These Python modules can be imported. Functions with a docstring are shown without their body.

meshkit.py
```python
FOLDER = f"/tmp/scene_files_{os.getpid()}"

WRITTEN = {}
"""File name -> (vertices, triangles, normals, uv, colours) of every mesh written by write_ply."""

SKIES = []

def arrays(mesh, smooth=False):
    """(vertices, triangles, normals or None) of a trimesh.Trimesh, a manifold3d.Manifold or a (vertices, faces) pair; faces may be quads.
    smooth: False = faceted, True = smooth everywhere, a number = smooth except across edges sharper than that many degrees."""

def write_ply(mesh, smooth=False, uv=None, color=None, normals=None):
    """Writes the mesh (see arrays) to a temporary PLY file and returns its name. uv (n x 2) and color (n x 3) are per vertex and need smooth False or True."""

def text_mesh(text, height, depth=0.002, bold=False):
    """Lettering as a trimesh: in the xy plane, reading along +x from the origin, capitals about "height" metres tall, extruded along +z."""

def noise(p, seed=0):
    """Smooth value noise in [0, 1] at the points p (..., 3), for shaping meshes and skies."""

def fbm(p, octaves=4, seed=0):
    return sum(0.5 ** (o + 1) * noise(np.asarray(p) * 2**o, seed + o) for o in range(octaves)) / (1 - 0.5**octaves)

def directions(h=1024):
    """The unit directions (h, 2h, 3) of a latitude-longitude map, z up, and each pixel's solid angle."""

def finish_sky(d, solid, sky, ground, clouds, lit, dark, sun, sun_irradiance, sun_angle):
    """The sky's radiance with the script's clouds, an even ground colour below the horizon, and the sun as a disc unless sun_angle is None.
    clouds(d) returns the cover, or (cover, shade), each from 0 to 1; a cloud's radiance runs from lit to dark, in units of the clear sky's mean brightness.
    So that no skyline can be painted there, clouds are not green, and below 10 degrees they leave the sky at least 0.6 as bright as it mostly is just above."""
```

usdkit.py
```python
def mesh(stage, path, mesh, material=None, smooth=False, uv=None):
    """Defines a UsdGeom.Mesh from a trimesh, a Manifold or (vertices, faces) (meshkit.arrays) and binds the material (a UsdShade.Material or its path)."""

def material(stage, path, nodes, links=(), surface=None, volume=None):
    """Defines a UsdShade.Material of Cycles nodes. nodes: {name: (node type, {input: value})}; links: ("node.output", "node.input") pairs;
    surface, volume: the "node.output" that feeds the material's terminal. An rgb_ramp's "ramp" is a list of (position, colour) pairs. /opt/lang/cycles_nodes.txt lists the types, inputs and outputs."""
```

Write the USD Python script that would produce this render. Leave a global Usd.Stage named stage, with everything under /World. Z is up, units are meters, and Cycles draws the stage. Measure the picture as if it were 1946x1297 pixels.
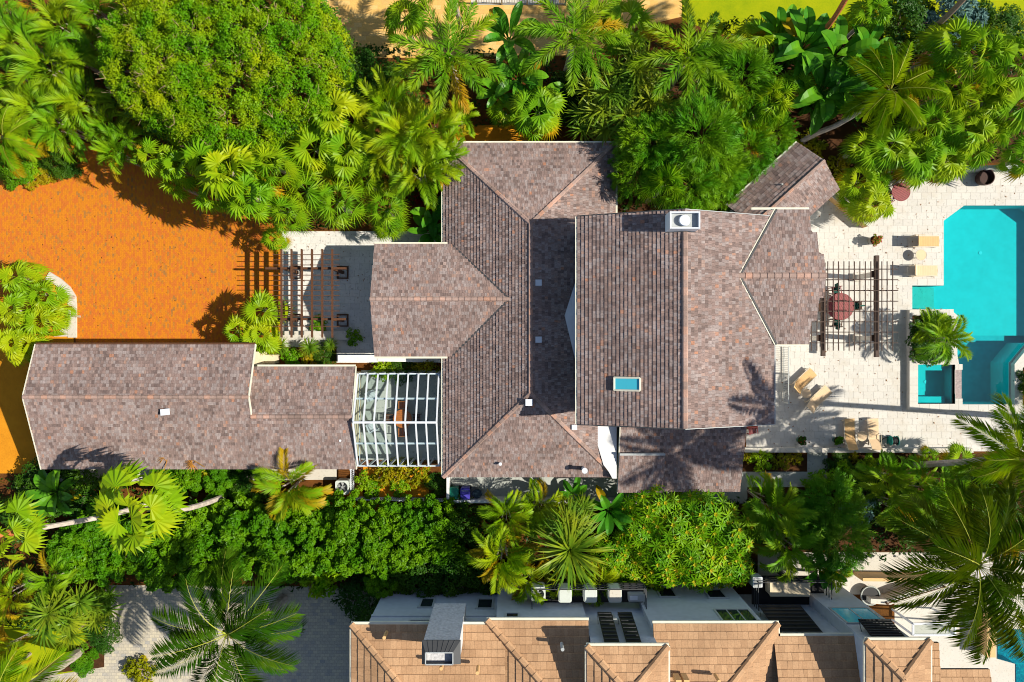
import math, random
import numpy as np, trimesh, usdkit
from shapely.geometry import Polygon, box as sbox, Point, LineString
from shapely.ops import unary_union
from shapely.prepared import prep
from pxr import Usd, UsdGeom, UsdLux, UsdShade, Gf, Sdf, Vt

# ------------------------------------------------------------------ camera, sky, sun
H, FPX, CX, CY = 46.0, 1380.0, 973.0, 648.5
SUN_EL, SUN_AZ = math.radians(42.3), math.radians(-4.0)
SUN_I, SKY_S, EXPO = 1.25, 0.08, 0.60
stage = Usd.Stage.CreateInMemory()
UsdGeom.SetStageUpAxis(stage, UsdGeom.Tokens.z)
UsdGeom.SetStageMetersPerUnit(stage, 1.0)
UsdGeom.Xform.Define(stage, '/World')
UsdGeom.Scope.Define(stage, '/World/Looks')
cam = UsdGeom.Camera.Define(stage, '/World/camera')
cam.AddTranslateOp().Set(Gf.Vec3d(0, 0, H))
cam.CreateHorizontalApertureAttr(36.0)
cam.CreateVerticalApertureAttr(24.0)
cam.CreateFocalLengthAttr(36.0 * FPX / 1946.0)
cam.CreateClippingRangeAttr(Gf.Vec2f(0.5, 5000))
cam.CreateExposureAttr(EXPO)
sd = np.array([math.cos(SUN_EL) * math.cos(SUN_AZ), math.cos(SUN_EL) * math.sin(SUN_AZ), math.sin(SUN_EL)])
dome = UsdLux.DomeLight.Define(stage, '/World/sky')
dome.GetPrim().SetCustomDataByKey('kind', 'structure')
skym = usdkit.material(stage, '/World/Looks/sky_look', {
    'sky': ('sky_texture', {'sky_type': 'single_scattering', 'sun_disc': False, 'sun_elevation': SUN_EL, 'sun_rotation': math.atan2(sd[0], sd[1])}),
    'bg': ('background_shader', {'strength': SKY_S})}, [('sky.color', 'bg.color')], surface='bg.background')
UsdShade.MaterialBindingAPI.Apply(dome.GetPrim()).Bind(skym)
sun = UsdLux.DistantLight.Define(stage, '/World/sun')
sun.CreateIntensityAttr(SUN_I)
sun.CreateAngleAttr(0.53)
sun.CreateNormalizeAttr(True)
sun.CreateColorAttr(Gf.Vec3f(1.0, 0.93, 0.80))
_r = Gf.Rotation(Gf.Vec3d(0, 0, 1), Gf.Vec3d(*map(float, sd)))
sun.AddTransformOp().Set(Gf.Matrix4d().SetRotate(_r))


def P(px, py, z=0.0):
    s = (H - z) / FPX
    return ((px - CX) * s, (CY - py) * s, z)


def PP(pts, z=0.0):
    return [P(a, b, z)[:2] for a, b in pts]


# ------------------------------------------------------------------ helpers
_names = {}


def numbered(parent, name):
    k = (parent, name)
    n = _names.get(k, 0)
    _names[k] = n + 1
    return name if n == 0 else f'{name}_{n:03d}'


def pathof(parent):
    return '/World' if parent is None else (parent if isinstance(parent, str) else str(parent.GetPath()))


def tag(prim, label=None, cat=None, group=None, kind=None):
    for k, v in (('label', label), ('category', cat), ('group', group), ('kind', kind)):
        if v:
            prim.SetCustomDataByKey(k, v)
    return prim


def place(prim, loc=(0, 0, 0), rotz=0.0, scale=(1, 1, 1)):
    x = UsdGeom.Xformable(prim)
    ops = {o.GetOpName(): o for o in x.GetOrderedXformOps()}
    t = ops.get('xformOp:translate') or x.AddTranslateOp()
    r = ops.get('xformOp:rotateZ') or x.AddRotateZOp()
    s = ops.get('xformOp:scale') or x.AddScaleOp()
    t.Set(Gf.Vec3d(*map(float, loc)))
    r.Set(math.degrees(rotz))
    s.Set(Gf.Vec3f(*map(float, scale)))


def thing(name, label, cat, loc=(0, 0, 0), rotz=0.0, scale=(1, 1, 1), group=None):
    p = UsdGeom.Xform.Define(stage, '/World/' + numbered('/World', name)).GetPrim()
    place(p, loc, rotz, scale)
    return tag(p, label, cat, group)


def dup(src, name, label, cat, loc, rotz=0.0, scale=(1, 1, 1), group=None):
    p = UsdGeom.Xform.Define(stage, '/World/' + numbered('/World', name)).GetPrim()
    p.GetReferences().AddInternalReference(src.GetPath())
    place(p, loc, rotz, scale)
    p.SetInstanceable(True)
    return tag(p, label, cat, group)


class MB:
    def __init__(self):
        self.v, self.f, self.t, self.n = [], [], [], 0

    def add(self, v, f, tint=0.5):
        v = np.asarray(v, float).reshape(-1, 3)
        f = np.asarray(f, int)
        if f.size == 0:
            return self
        if f.ndim == 2 and f.shape[1] == 4:
            f = np.vstack([f[:, [0, 1, 2]], f[:, [0, 2, 3]]])
        self.v.append(v)
        self.f.append(f + self.n)
        self.t.append(np.broadcast_to(np.asarray(tint, float), (len(v),)))
        self.n += len(v)
        return self

    def tm(self, m, tint=0.5):
        return self.add(m.vertices, m.faces, tint)

    def box(self, c, s, rz=0.0, tint=0.5, top=1.0):
        x, y, z = np.array(s) / 2.0
        v = np.array([[-x, -y, -z], [x, -y, -z], [x, y, -z], [-x, y, -z], [-x * top, -y * top, z], [x * top, -y * top, z], [x * top, y * top, z], [-x * top, y * top, z]])
        cs, sn = math.cos(rz), math.sin(rz)
        v = v @ np.array([[cs, sn, 0], [-sn, cs, 0], [0, 0, 1]]) + np.array(c)
        return self.add(v, [[3, 2, 1, 0], [4, 5, 6, 7], [0, 1, 5, 4], [1, 2, 6, 5], [2, 3, 7, 6], [3, 0, 4, 7]], tint)

    def rbox(self, x0, x1, y0, y1, z0, z1, tint=0.5):
        return self.box(((x0 + x1) / 2, (y0 + y1) / 2, (z0 + z1) / 2), (abs(x1 - x0), abs(y1 - y0), z1 - z0), 0, tint)

    def bar(self, a, b, w, h, tint=0.5):
        """box beam from a to b (centre line), width w across, height h."""
        a, b = np.array(a, float), np.array(b, float)
        d = b - a
        d /= np.linalg.norm(d)
        up = np.array([0, 0, 1.0]) if abs(d[2]) < 0.95 else np.array([0, 1.0, 0])
        s = np.cross(d, up)
        s /= np.linalg.norm(s)
        u = np.cross(s, d)
        v = [p + s * i * w / 2 + u * j * h / 2 for p in (a, b) for i, j in ((-1, -1), (1, -1), (1, 1), (-1, 1))]
        return self.add(v, [[0, 1, 2, 3], [7, 6, 5, 4], [1, 0, 4, 5], [2, 1, 5, 6], [3, 2, 6, 7], [0, 3, 7, 4]], tint)

    def tube(self, pts, rad, sides=6, tint=0.5, cap=True):
        p = np.asarray(pts, float)
        t = np.gradient(p, axis=0)
        t /= np.linalg.norm(t, axis=1, keepdims=True) + 1e-12
        a = np.cross(t, np.where(np.abs(t[:, 2:]) < 0.9, [0, 0, 1.0], [1.0, 0, 0]))
        a /= np.linalg.norm(a, axis=1, keepdims=True) + 1e-12
        b = np.cross(t, a)
        ang = np.arange(sides) * 2 * np.pi / sides
        r = np.broadcast_to(rad, (len(p),))
        v = (p[:, None] + r[:, None, None] * (np.cos(ang)[None, :, None] * a[:, None] + np.sin(ang)[None, :, None] * b[:, None])).reshape(-1, 3)
        q = [[i * sides + j, (i + 1) * sides + j, (i + 1) * sides + (j + 1) % sides, i * sides + (j + 1) % sides] for i in range(len(p) - 1) for j in range(sides)]
        f = [list(x) for x in np.vstack([np.array(q)[:, [0, 1, 2]], np.array(q)[:, [0, 2, 3]]])]
        if cap:
            e = (len(p) - 1) * sides
            f += [[0, j, j + 1] for j in range(1, sides - 1)] + [[e, e + j + 1, e + j] for j in range(1, sides - 1)]
        return self.add(v, f, tint)

    def cyl(self, c, r, h, sides=20, r2=None, tint=0.5):
        x, y, z = c
        return self.tube([(x, y, z), (x, y, z + h)], [r, r if r2 is None else r2], sides, tint)

    def poly(self, poly, z0, z1=None, tint=0.5):
        """flat sheet at z0, or a prism from z0 to z1."""
        for g in getattr(poly, 'geoms', [poly]):
            if g.is_empty or g.area < 1e-6:
                continue
            if z1 is None:
                v, f = trimesh.creation.triangulate_polygon(g, engine='earcut')
                u_, inv = np.unique(np.asarray(f), return_inverse=True)
                v, f = np.asarray(v)[u_], inv.reshape(-1, 3)
                v3 = np.column_stack([v, np.full(len(v), z0)])
                f = np.asarray(f)
                cr = np.cross(v3[f[:, 1]] - v3[f[:, 0]], v3[f[:, 2]] - v3[f[:, 0]])[:, 2]
                f = np.where(cr[:, None] < 0, f[:, ::-1], f)
                self.add(v3, f, tint)
            else:
                m = trimesh.creation.extrude_polygon(g, z1 - z0, engine='earcut')
                m.apply_translation((0, 0, z0))
                self.tm(m, tint)
        return self

    def arr(self):
        return np.vstack(self.v), np.vstack(self.f), np.concatenate(self.t)

    def xf(self, loc=(0, 0, 0), rz=0.0, s=1.0):
        cs, sn = math.cos(rz), math.sin(rz)
        m = np.array([[cs, sn, 0], [-sn, cs, 0], [0, 0, 1]])
        self.v = [(v * s) @ m + np.array(loc) for v in self.v]
        return self

    def merge(self, o):
        for v, f, t in zip(o.v, o.f, o.t):
            self.v.append(v)
            self.t.append(t)
        base = self.n
        for f in o.f:
            self.f.append(f + base)
        self.n += o.n
        return self

    def build(self, name, mat, parent=None, label=None, cat=None, group=None, kind=None, smooth=False):
        v, f, t = self.arr()
        pp = pathof(parent)
        path = pp + '/' + numbered(pp, name)
        if smooth:
            m = usdkit.mesh(stage, path, (v, f), mat, smooth=smooth)
        else:
            m = usdkit.mesh(stage, path, (v, f), mat)
            pv = UsdGeom.PrimvarsAPI(m)
            pv.CreatePrimvar('tint', Sdf.ValueTypeNames.FloatArray, 'vertex').Set(Vt.FloatArray.FromNumpy(t.astype(np.float32)))
        return tag(m.GetPrim(), label, cat, group, kind)


# ------------------------------------------------------------------ materials
def mat(name, nodes, links, surface='p.BSDF'):
    return usdkit.material(stage, '/World/Looks/' + name, nodes, links, surface=surface)


def plain(name, c, rough=0.6, metal=0.0, var=0.12, scale=3.0, spec=0.3, bump=0.0, bscale=40.0):
    """even colour with soft blotches, fine grain and optional relief."""
    nodes = {'g': ('geometry', {}),
             'n': ('noise_texture', {'scale': scale, 'detail': 6.0, 'roughness': 0.65}),
             'r': ('rgb_ramp', {'ramp': [(0.25, [x * (1 - var) for x in c]), (0.75, [min(1, x * (1 + var)) for x in c])]}),
             'p': ('principled_bsdf', {'roughness': rough, 'metallic': metal, 'specular_ior_level': spec})}
    links = [('g.position', 'n.vector'), ('n.fac', 'r.fac'), ('r.color', 'p.base_color')]
    if bump:
        nodes['n2'] = ('noise_texture', {'scale': bscale, 'detail': 3.0})
        nodes['b'] = ('bump', {'strength': bump, 'distance': 0.02})
        links += [('g.position', 'n2.vector'), ('n2.fac', 'b.height'), ('b.normal', 'p.normal')]
    return mat(name, nodes, links)


def leafmat(name, dark, mid, light, transl=0.35, rough=0.42, hue=(0.30, 0.24, 0.01), huefac=0.35):
    nodes = {'g': ('geometry', {}),
             'r': ('rgb_ramp', {'ramp': [(0.0, dark), (0.5, mid), (1.0, light)]}),
             'n': ('noise_texture', {'scale': 0.55, 'detail': 4.0}),
             'nr': ('map_range', {'from_min': 0.42, 'from_max': 0.68, 'to_min': 0.0, 'to_max': huefac, 'clamp': True}),
             'mx': ('mix', {'color2': hue}),
             'p': ('principled_bsdf', {'roughness': rough, 'specular_ior_level': 0.16}),
             't': ('translucent_bsdf', {}),
             'ms': ('mix_closure', {'fac': transl})}
    links = [('g.random_per_island', 'r.fac'), ('g.position', 'n.vector'), ('n.fac', 'nr.value'), ('nr.result', 'mx.fac'),
             ('r.color', 'mx.color1'), ('mx.color', 'p.base_color'), ('mx.color', 't.color'), ('p.BSDF', 'ms.closure1'), ('t.BSDF', 'ms.closure2')]
    return mat(name, nodes, links, 'ms.closure')


def tilemat(name, stops, grain=0.25, rough=0.8, big=0.25):
    """per-piece tint -> colour, plus weather blotches and grain."""
    nodes = {'a': ('attribute', {'attribute': 'tint'}), 'r': ('rgb_ramp', {'ramp': stops}), 'g': ('geometry', {}),
             'n': ('noise_texture', {'scale': 14.0, 'detail': 5.0, 'roughness': 0.7}),
             'nr': ('map_range', {'from_min': 0.3, 'from_max': 0.7, 'to_min': 1 - grain, 'to_max': 1 + grain}),
             'n2': ('noise_texture', {'scale': 0.55, 'detail': 4.0}),
             'nr2': ('map_range', {'from_min': 0.3, 'from_max': 0.7, 'to_min': 1 - big, 'to_max': 1 + big}),
             'mm': ('math', {'math_type': 'multiply'}), 'cc': ('combine_xyz', {}), 'mx': ('mix', {'mix_type': 'multiply', 'fac': 1.0}),
             'p': ('principled_bsdf', {'roughness': rough, 'specular_ior_level': 0.25})}
    links = [('a.fac', 'r.fac'), ('g.position', 'n.vector'), ('g.position', 'n2.vector'), ('n.fac', 'nr.value'), ('n2.fac', 'nr2.value'),
             ('nr.result', 'mm.value1'), ('nr2.result', 'mm.value2'), ('mm.value', 'cc.x'), ('mm.value', 'cc.y'), ('mm.value', 'cc.z'),
             ('r.color', 'mx.color1'), ('cc.vector', 'mx.color2'), ('mx.color', 'p.base_color')]
    return mat(name, nodes, links)


def glassmat(name, tint, edge=0.6, base=0.03, rough=0.02, bumpscale=0.0, bumpstr=0.1):
    """clear sheet: tinted see-through, mirror-like at grazing view; alike from both sides so that sunlight passes."""
    nodes = {'t': ('transparent_bsdf', {'color': tint}), 'g': ('glossy_bsdf', {'color': (1, 1, 1), 'roughness': rough}), 'w': ('layer_weight', {'blend': 0.5}),
             'pw': ('math', {'math_type': 'power', 'value2': 4.0}), 'ma': ('math', {'math_type': 'multiply_add', 'value2': edge, 'value3': base}), 'm': ('mix_closure', {})}
    links = [('w.facing', 'pw.value1'), ('pw.value', 'ma.value1'), ('ma.value', 'm.fac'), ('t.BSDF', 'm.closure1'), ('g.BSDF', 'm.closure2')]
    if bumpscale:
        nodes['geo'] = ('geometry', {})
        nodes['n'] = ('noise_texture', {'scale': bumpscale, 'detail': 3.0})
        nodes['b'] = ('bump', {'strength': bumpstr, 'distance': 0.05})
        links += [('geo.position', 'n.vector'), ('n.fac', 'b.height'), ('b.normal', 'g.normal')]
    return mat(name, nodes, links, 'm.closure')


def groundmat(name, stops, scale, fine, bump=0.4, rough=0.9):
    """two noises -> ramp."""
    nodes = {'g': ('geometry', {}), 'n': ('noise_texture', {'scale': scale, 'detail': 8.0, 'roughness': 0.7}),
             'n2': ('noise_texture', {'scale': fine, 'detail': 4.0, 'roughness': 0.7}), 'mf': ('mix_float', {'fac': 0.5}),
             'r': ('rgb_ramp', {'ramp': stops}), 'b': ('bump', {'strength': bump, 'distance': 0.03}),
             'p': ('principled_bsdf', {'roughness': rough, 'specular_ior_level': 0.1})}
    links = [('g.position', 'n.vector'), ('g.position', 'n2.vector'), ('n.fac', 'mf.a'), ('n2.fac', 'mf.b'), ('mf.result', 'r.fac'),
             ('r.color', 'p.base_color'), ('n2.fac', 'b.height'), ('b.normal', 'p.normal')]
    return mat(name, nodes, links)


def brickmat(name, c1, c2, c3, mortar, bw, bh, mort=0.012, patch=0.6, turn=0.0):
    """small pavers: bricks of mixed tone in drifting patches."""
    nodes = {'g': ('geometry', {}), 'mp': ('mapping', {'rotation': (0, 0, turn)}),
             'b': ('brick_texture', {'scale': 1.0, 'brick_width': bw, 'row_height': bh, 'mortar_size': mort, 'mortar_smooth': 0.3, 'color1': (0, 0, 0), 'color2': (1, 1, 1), 'mortar': (0.5, 0.5, 0.5), 'bias': 0.0}),
             'n': ('noise_texture', {'scale': patch, 'detail': 5.0, 'roughness': 0.7}), 'bw_': ('rgb_to_bw', {}), 'mf': ('mix_float', {'fac': 0.5}),
             'r': ('rgb_ramp', {'ramp': [(0.22, c3), (0.34, c1), (0.55, c1), (0.62, c2), (0.9, c2)]}),
             'n3': ('noise_texture', {'scale': 30.0, 'detail': 3.0}), 'nr': ('map_range', {'from_min': 0.3, 'from_max': 0.7, 'to_min': 0.82, 'to_max': 1.18}),
             'cc': ('combine_xyz', {}), 'mg': ('mix', {'mix_type': 'multiply', 'fac': 1.0}),
             'mx': ('mix', {'color2': mortar}), 'iv': ('math', {'math_type': 'subtract', 'value1': 1.0}), 'bp': ('bump', {'strength': 0.5, 'distance': 0.01}),
             'p': ('principled_bsdf', {'roughness': 0.85, 'specular_ior_level': 0.15})}
    links = [('g.position', 'mp.vector'), ('mp.vector', 'b.vector'), ('b.color', 'bw_.color'), ('g.position', 'n.vector'), ('g.position', 'n3.vector'),
             ('bw_.val', 'mf.a'), ('n.fac', 'mf.b'), ('mf.result', 'r.fac'), ('r.color', 'mg.color1'), ('n3.fac', 'nr.value'),
             ('nr.result', 'cc.x'), ('nr.result', 'cc.y'), ('nr.result', 'cc.z'), ('cc.vector', 'mg.color2'), ('mg.color', 'mx.color1'),
             ('b.fac', 'mx.fac'), ('mx.color', 'p.base_color'), ('b.fac', 'iv.value2'), ('iv.value', 'bp.height'), ('bp.normal', 'p.normal')]
    return mat(name, nodes, links)


def slabmat(name, base, dirt, pit=0.35):
    """pitted travertine: per-slab tint, blotches and dark pits."""
    nodes = {'a': ('attribute', {'attribute': 'tint'}), 'g': ('geometry', {}),
             'r': ('rgb_ramp', {'ramp': [(0, [x * 0.94 for x in base]), (1, [min(1, x * 1.04) for x in base])]}),
             'n': ('noise_texture', {'scale': 0.8, 'detail': 7.0, 'roughness': 0.7}), 'nr': ('map_range', {'from_min': 0.50, 'from_max': 0.72, 'to_min': 0.0, 'to_max': 0.55, 'clamp': True}),
             'mx': ('mix', {'color2': dirt}),
             'n2': ('noise_texture', {'scale': 6.5, 'detail': 6.0, 'roughness': 0.8}), 'nr2': ('map_range', {'from_min': 0.56, 'from_max': 0.66, 'to_min': 0.0, 'to_max': pit, 'clamp': True}),
             'mx2': ('mix', {'color2': [x * 0.35 for x in dirt]}), 'bp': ('bump', {'strength': 0.25, 'distance': 0.01, 'invert': True}),
             'p': ('principled_bsdf', {'roughness': 0.75, 'specular_ior_level': 0.25})}
    links = [('a.fac', 'r.fac'), ('g.position', 'n.vector'), ('g.position', 'n2.vector'), ('n.fac', 'nr.value'), ('nr.result', 'mx.fac'), ('r.color', 'mx.color1'),
             ('mx.color', 'mx2.color1'), ('n2.fac', 'nr2.value'), ('nr2.result', 'mx2.fac'), ('mx2.color', 'p.base_color'), ('n2.fac', 'bp.height'), ('bp.normal', 'p.normal')]
    return mat(name, nodes, links)


M = {}
M['tile'] = tilemat('roof_tile', [(0, (.125, .09, .082)), (.15, (.18, .128, .114)), (.45, (.232, .162, .143)), (.65, (.222, .175, .164)), (.88, (.27, .222, .21)), (.975, (.28, .185, .15)), (1, (.33, .16, .10))], 0.32, 0.8, 0.16)
M['cap'] = tilemat('ridge_cap', [(0, (.22, .155, .13)), (.6, (.30, .21, .18)), (1, (.36, .20, .14))], 0.25)
M['deckroof'] = plain('roof_underlay', (.05, .045, .045), 0.9)
M['ntile'] = tilemat('clay_tile', [(0, (.345, .20, .105)), (.5, (.385, .228, .122)), (1, (.425, .258, .14))], 0.20, 0.75, 0.14)
M['stucco'] = plain('white_stucco', (.66, .66, .64), 0.85, bump=0.3)
M['cream'] = plain('cream_stucco', (.62, .52, .36), 0.85, bump=0.3)
M['bluestucco'] = plain('pale_grey_stucco', (.43, .46, .50), 0.85, bump=0.3, var=0.1)
M['roughstucco'] = plain('rough_stucco', (.47, .47, .48), 0.9, var=0.35, scale=7, bump=1.0, bscale=9)
M['white'] = plain('white_paint', (.58, .61, .65), 0.45, var=0.05)
M['gutter'] = plain('cream_metal', (.60, .58, .47), 0.4, var=0.1)
M['membrane'] = plain('white_membrane', (.62, .62, .62), 0.6, var=0.08)
M['black'] = plain('black_metal', (.012, .012, .013), 0.5)
M['darkgrey'] = plain('dark_grey', (.05, .052, .055), 0.6)
M['grey'] = plain('grey_metal', (.36, .38, .38), 0.45, 0.0, 0.1)
M['acgrey'] = plain('pale_green_grey', (.50, .54, .50), 0.5, 0.0, 0.06)
M['brownwood'] = plain('dark_brown_timber', (.085, .036, .016), 0.6, var=0.4, scale=9)
M['blackwood'] = plain('weathered_brown_timber', (.055, .030, .020), 0.65, var=0.45, scale=9)
M['teak'] = plain('orange_teak', (.42, .13, .025), 0.5, var=0.25, scale=8)
M['redwood'] = plain('red_brown_timber', (.22, .045, .045), 0.5, var=0.25, scale=8)
M['greencush'] = plain('dark_green_fabric', (.005, .06, .045), 0.8)
M['tan'] = plain('tan_sling', (.60, .37, .16), 0.7, var=0.06)
M['paletan'] = plain('pale_tan_sling', (.64, .46, .28), 0.7, var=0.06)
M['palemetal'] = plain('cream_frame', (.55, .46, .33), 0.4)
M['wicker'] = plain('brown_wicker', (.045, .02, .015), 0.7, var=0.5, scale=30, bump=0.8)
M['pot'] = plain('green_glazed_pot', (.01, .08, .04), 0.3)
M['greypot'] = plain('grey_pot', (.25, .24, .22), 0.7)
M['bingreen'] = plain('green_plastic', (.01, .17, .11), 0.4)
M['binblue'] = plain('violet_plastic', (.06, .05, .36), 0.4)
M['bindark'] = plain('dark_blue_plastic', (.015, .03, .045), 0.4)
M['hosegreen'] = plain('teal_plastic', (.01, .22, .18), 0.4)
M['trunk'] = plain('palm_trunk', (.36, .30, .25), 0.9, var=0.45, scale=5, bump=0.8, bscale=12)
M['paletrunk'] = plain('pale_palm_trunk', (.40, .345, .29), 0.9, var=0.4, scale=4, bump=0.8, bscale=10)
M['boot'] = plain('orange_palm_fibre', (.42, .13, .04), 0.9, var=0.5, scale=9, bump=0.8)
M['bark'] = plain('bark', (.20, .14, .10), 0.9, var=0.4, scale=8, bump=0.6)
M['dryfrond'] = leafmat('dry_frond', (.40, .20, .04), (.55, .30, .05), (.65, .42, .12), 0.3, hue=(.5, .2, .04))
M['soil'] = groundmat('mulch', [(0.25, (.03, .012, .005)), (.45, (.09, .035, .01)), (.6, (.16, .06, .012)), (.8, (.26, .10, .015))], 1.2, 22.0)
M['soilorange'] = groundmat('orange_mulch', [(0.25, (.26, .085, .008)), (.5, (.55, .22, .012)), (.8, (.66, .30, .02))], 0.8, 20.0)
M['darksoil'] = groundmat('dark_soil', [(0.3, (.02, .012, .006)), (.55, (.07, .03, .012)), (.8, (.16, .07, .02))], 1.5, 18.0)
M['lawn'] = groundmat('lawn', [(0.3, (.12, .20, .002)), (.5, (.25, .30, .002)), (.7, (.36, .34, .003))], 0.5, 26.0)
M['drive'] = brickmat('red_brick_paving', (.50, .165, .010), (.46, .125, .018), (.27, .125, .035), (.42, .135, .014), 0.24, 0.12, 0.005, 1.3, math.pi / 2)
M['sandpave'] = brickmat('sand_paving', (.62, .37, .11), (.63, .41, .15), (.55, .34, .12), (.54, .33, .11), 0.5, 0.28, 0.006, 0.5)
M['greypave'] = brickmat('grey_paving', (.40, .36, .29), (.46, .41, .31), (.30, .29, .27), (.22, .21, .19), 0.30, 0.20, 0.008, 0.6)
M['slab'] = slabmat('pale_travertine', (.525, .505, .465), (.44, .375, .29), 0.5)
M['slabdirty'] = slabmat('stained_travertine', (.60, .585, .545), (.42, .41, .38), 0.9)
M['joint'] = plain('joint_sand', (.52, .49, .43), 0.9)
M['coping'] = slabmat('coping_stone', (.52, .50, .455), (.5, .44, .36), 0.3)
M['concrete'] = slabmat('old_concrete', (.40, .42, .39), (.24, .27, .25), 0.8)
M['concretelight'] = slabmat('pale_concrete', (.52, .49, .43), (.48, .42, .33), 0.6)
M['poolfloor'] = plain('pool_plaster', (.20, .53, .545), 0.8, var=0.10, scale=1.2)
M['deepfloor'] = plain('deep_pool_plaster', (.13, .42, .47), 0.8, var=0.12, scale=2)
M['waterline'] = plain('pool_tile_band', (.12, .45, .48), 0.4)
M['poolmosaic'] = brickmat('blue_mosaic', (.02, .20, .28), (.03, .30, .36), (.01, .12, .20), (.02, .1, .14), 0.09, 0.09, 0.004, 0.8)
M['spill'] = brickmat('spillway_mosaic', (.34, .27, .26), (.42, .34, .32), (.26, .22, .22), (.2, .18, .18), 0.06, 0.06, 0.004, 0.8)
M['water'] = glassmat('pool_water', (.16, .84, .86), 0.5, 0.025, 0.02, 3.0, 0.08)
M['pane'] = glassmat('window_glass', (.35, .42, .42), 0.7, 0.06)
M['roofpane'] = glassmat('clear_roof_panel', (.74, .82, .82), 0.4, 0.03)
M['skylight'] = mat('skylight_glass', {'p': ('principled_bsdf', {'base_color': (.06, .46, .58), 'roughness': 0.12, 'specular_ior_level': 0.6})}, [])
M['winglass'] = mat('dark_window_glass', {'p': ('principled_bsdf', {'base_color': (.01, .015, .016), 'roughness': 0.05, 'specular_ior_level': 0.8})}, [])
# foliage
M['L_bright'] = leafmat('bright_palm_leaf', (0.175, 0.335, 0.00432), (0.348, 0.548, 0.00576), (0.575, 0.731, 0.00864), 0.35, hue=(0.732, 0.609, 0.0072))
M['L_fan'] = leafmat('fan_palm_leaf', (0.128, 0.303, 0.00576), (0.274, 0.495, 0.0072), (0.493, 0.702, 0.0115), 0.33, hue=(0.62, 0.606, 0.0072))
M['L_palm'] = leafmat('feather_palm_leaf', (0.12, 0.296, 0.00518), (0.264, 0.493, 0.00648), (0.479, 0.71, 0.00904), 0.33, hue=(0.621, 0.592, 0.00518))
M['L_deep'] = leafmat('deep_green_palm_leaf', (.04, .14, .006), (.095, .25, .008), (.19, .38, .014), 0.28, hue=(.18, .26, .006))
M['L_olive'] = leafmat('olive_coconut_leaf', (.075, .16, .004), (.16, .28, .006), (.32, .42, .010), 0.3, hue=(.34, .30, .006))
M['L_coco'] = leafmat('coconut_leaf', (0.15, 0.296, 0.00389), (0.36, 0.517, 0.00518), (0.719, 0.75, 0.00778), 0.33, hue=(0.75, 0.691, 0.00518))
M['L_yellow'] = leafmat('yellowing_leaf', (0.323, 0.276, 0.0054), (0.559, 0.437, 0.0072), (0.72, 0.506, 0.018), 0.35, hue=(0.683, 0.322, 0.009), huefac=0.5)
M['L_rosette'] = leafmat('sword_leaf', (0.0987, 0.207, 0.0101), (0.217, 0.362, 0.0144), (0.474, 0.552, 0.036), 0.25, hue=(0.553, 0.466, 0.0144))
M['L_shrub'] = leafmat('hedge_leaf', (0.0654, 0.214, 0.00288), (0.164, 0.386, 0.00432), (0.311, 0.6, 0.00864), 0.35, hue=(0.326, 0.514, 0.00432))
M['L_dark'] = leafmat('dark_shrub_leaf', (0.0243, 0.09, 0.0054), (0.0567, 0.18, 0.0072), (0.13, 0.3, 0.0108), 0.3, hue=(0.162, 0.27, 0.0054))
M['L_ficus'] = leafmat('clipped_tree_leaf', (.12, .32, .002), (.27, .54, .003), (.46, .66, .006), 0.40, hue=(.56, .56, .004), huefac=0.6)
M['L_feather'] = leafmat('fine_leaf', (0.0679, 0.242, 0.00518), (0.181, 0.43, 0.00648), (0.385, 0.634, 0.013), 0.3, hue=(0.407, 0.523, 0.00648))
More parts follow.
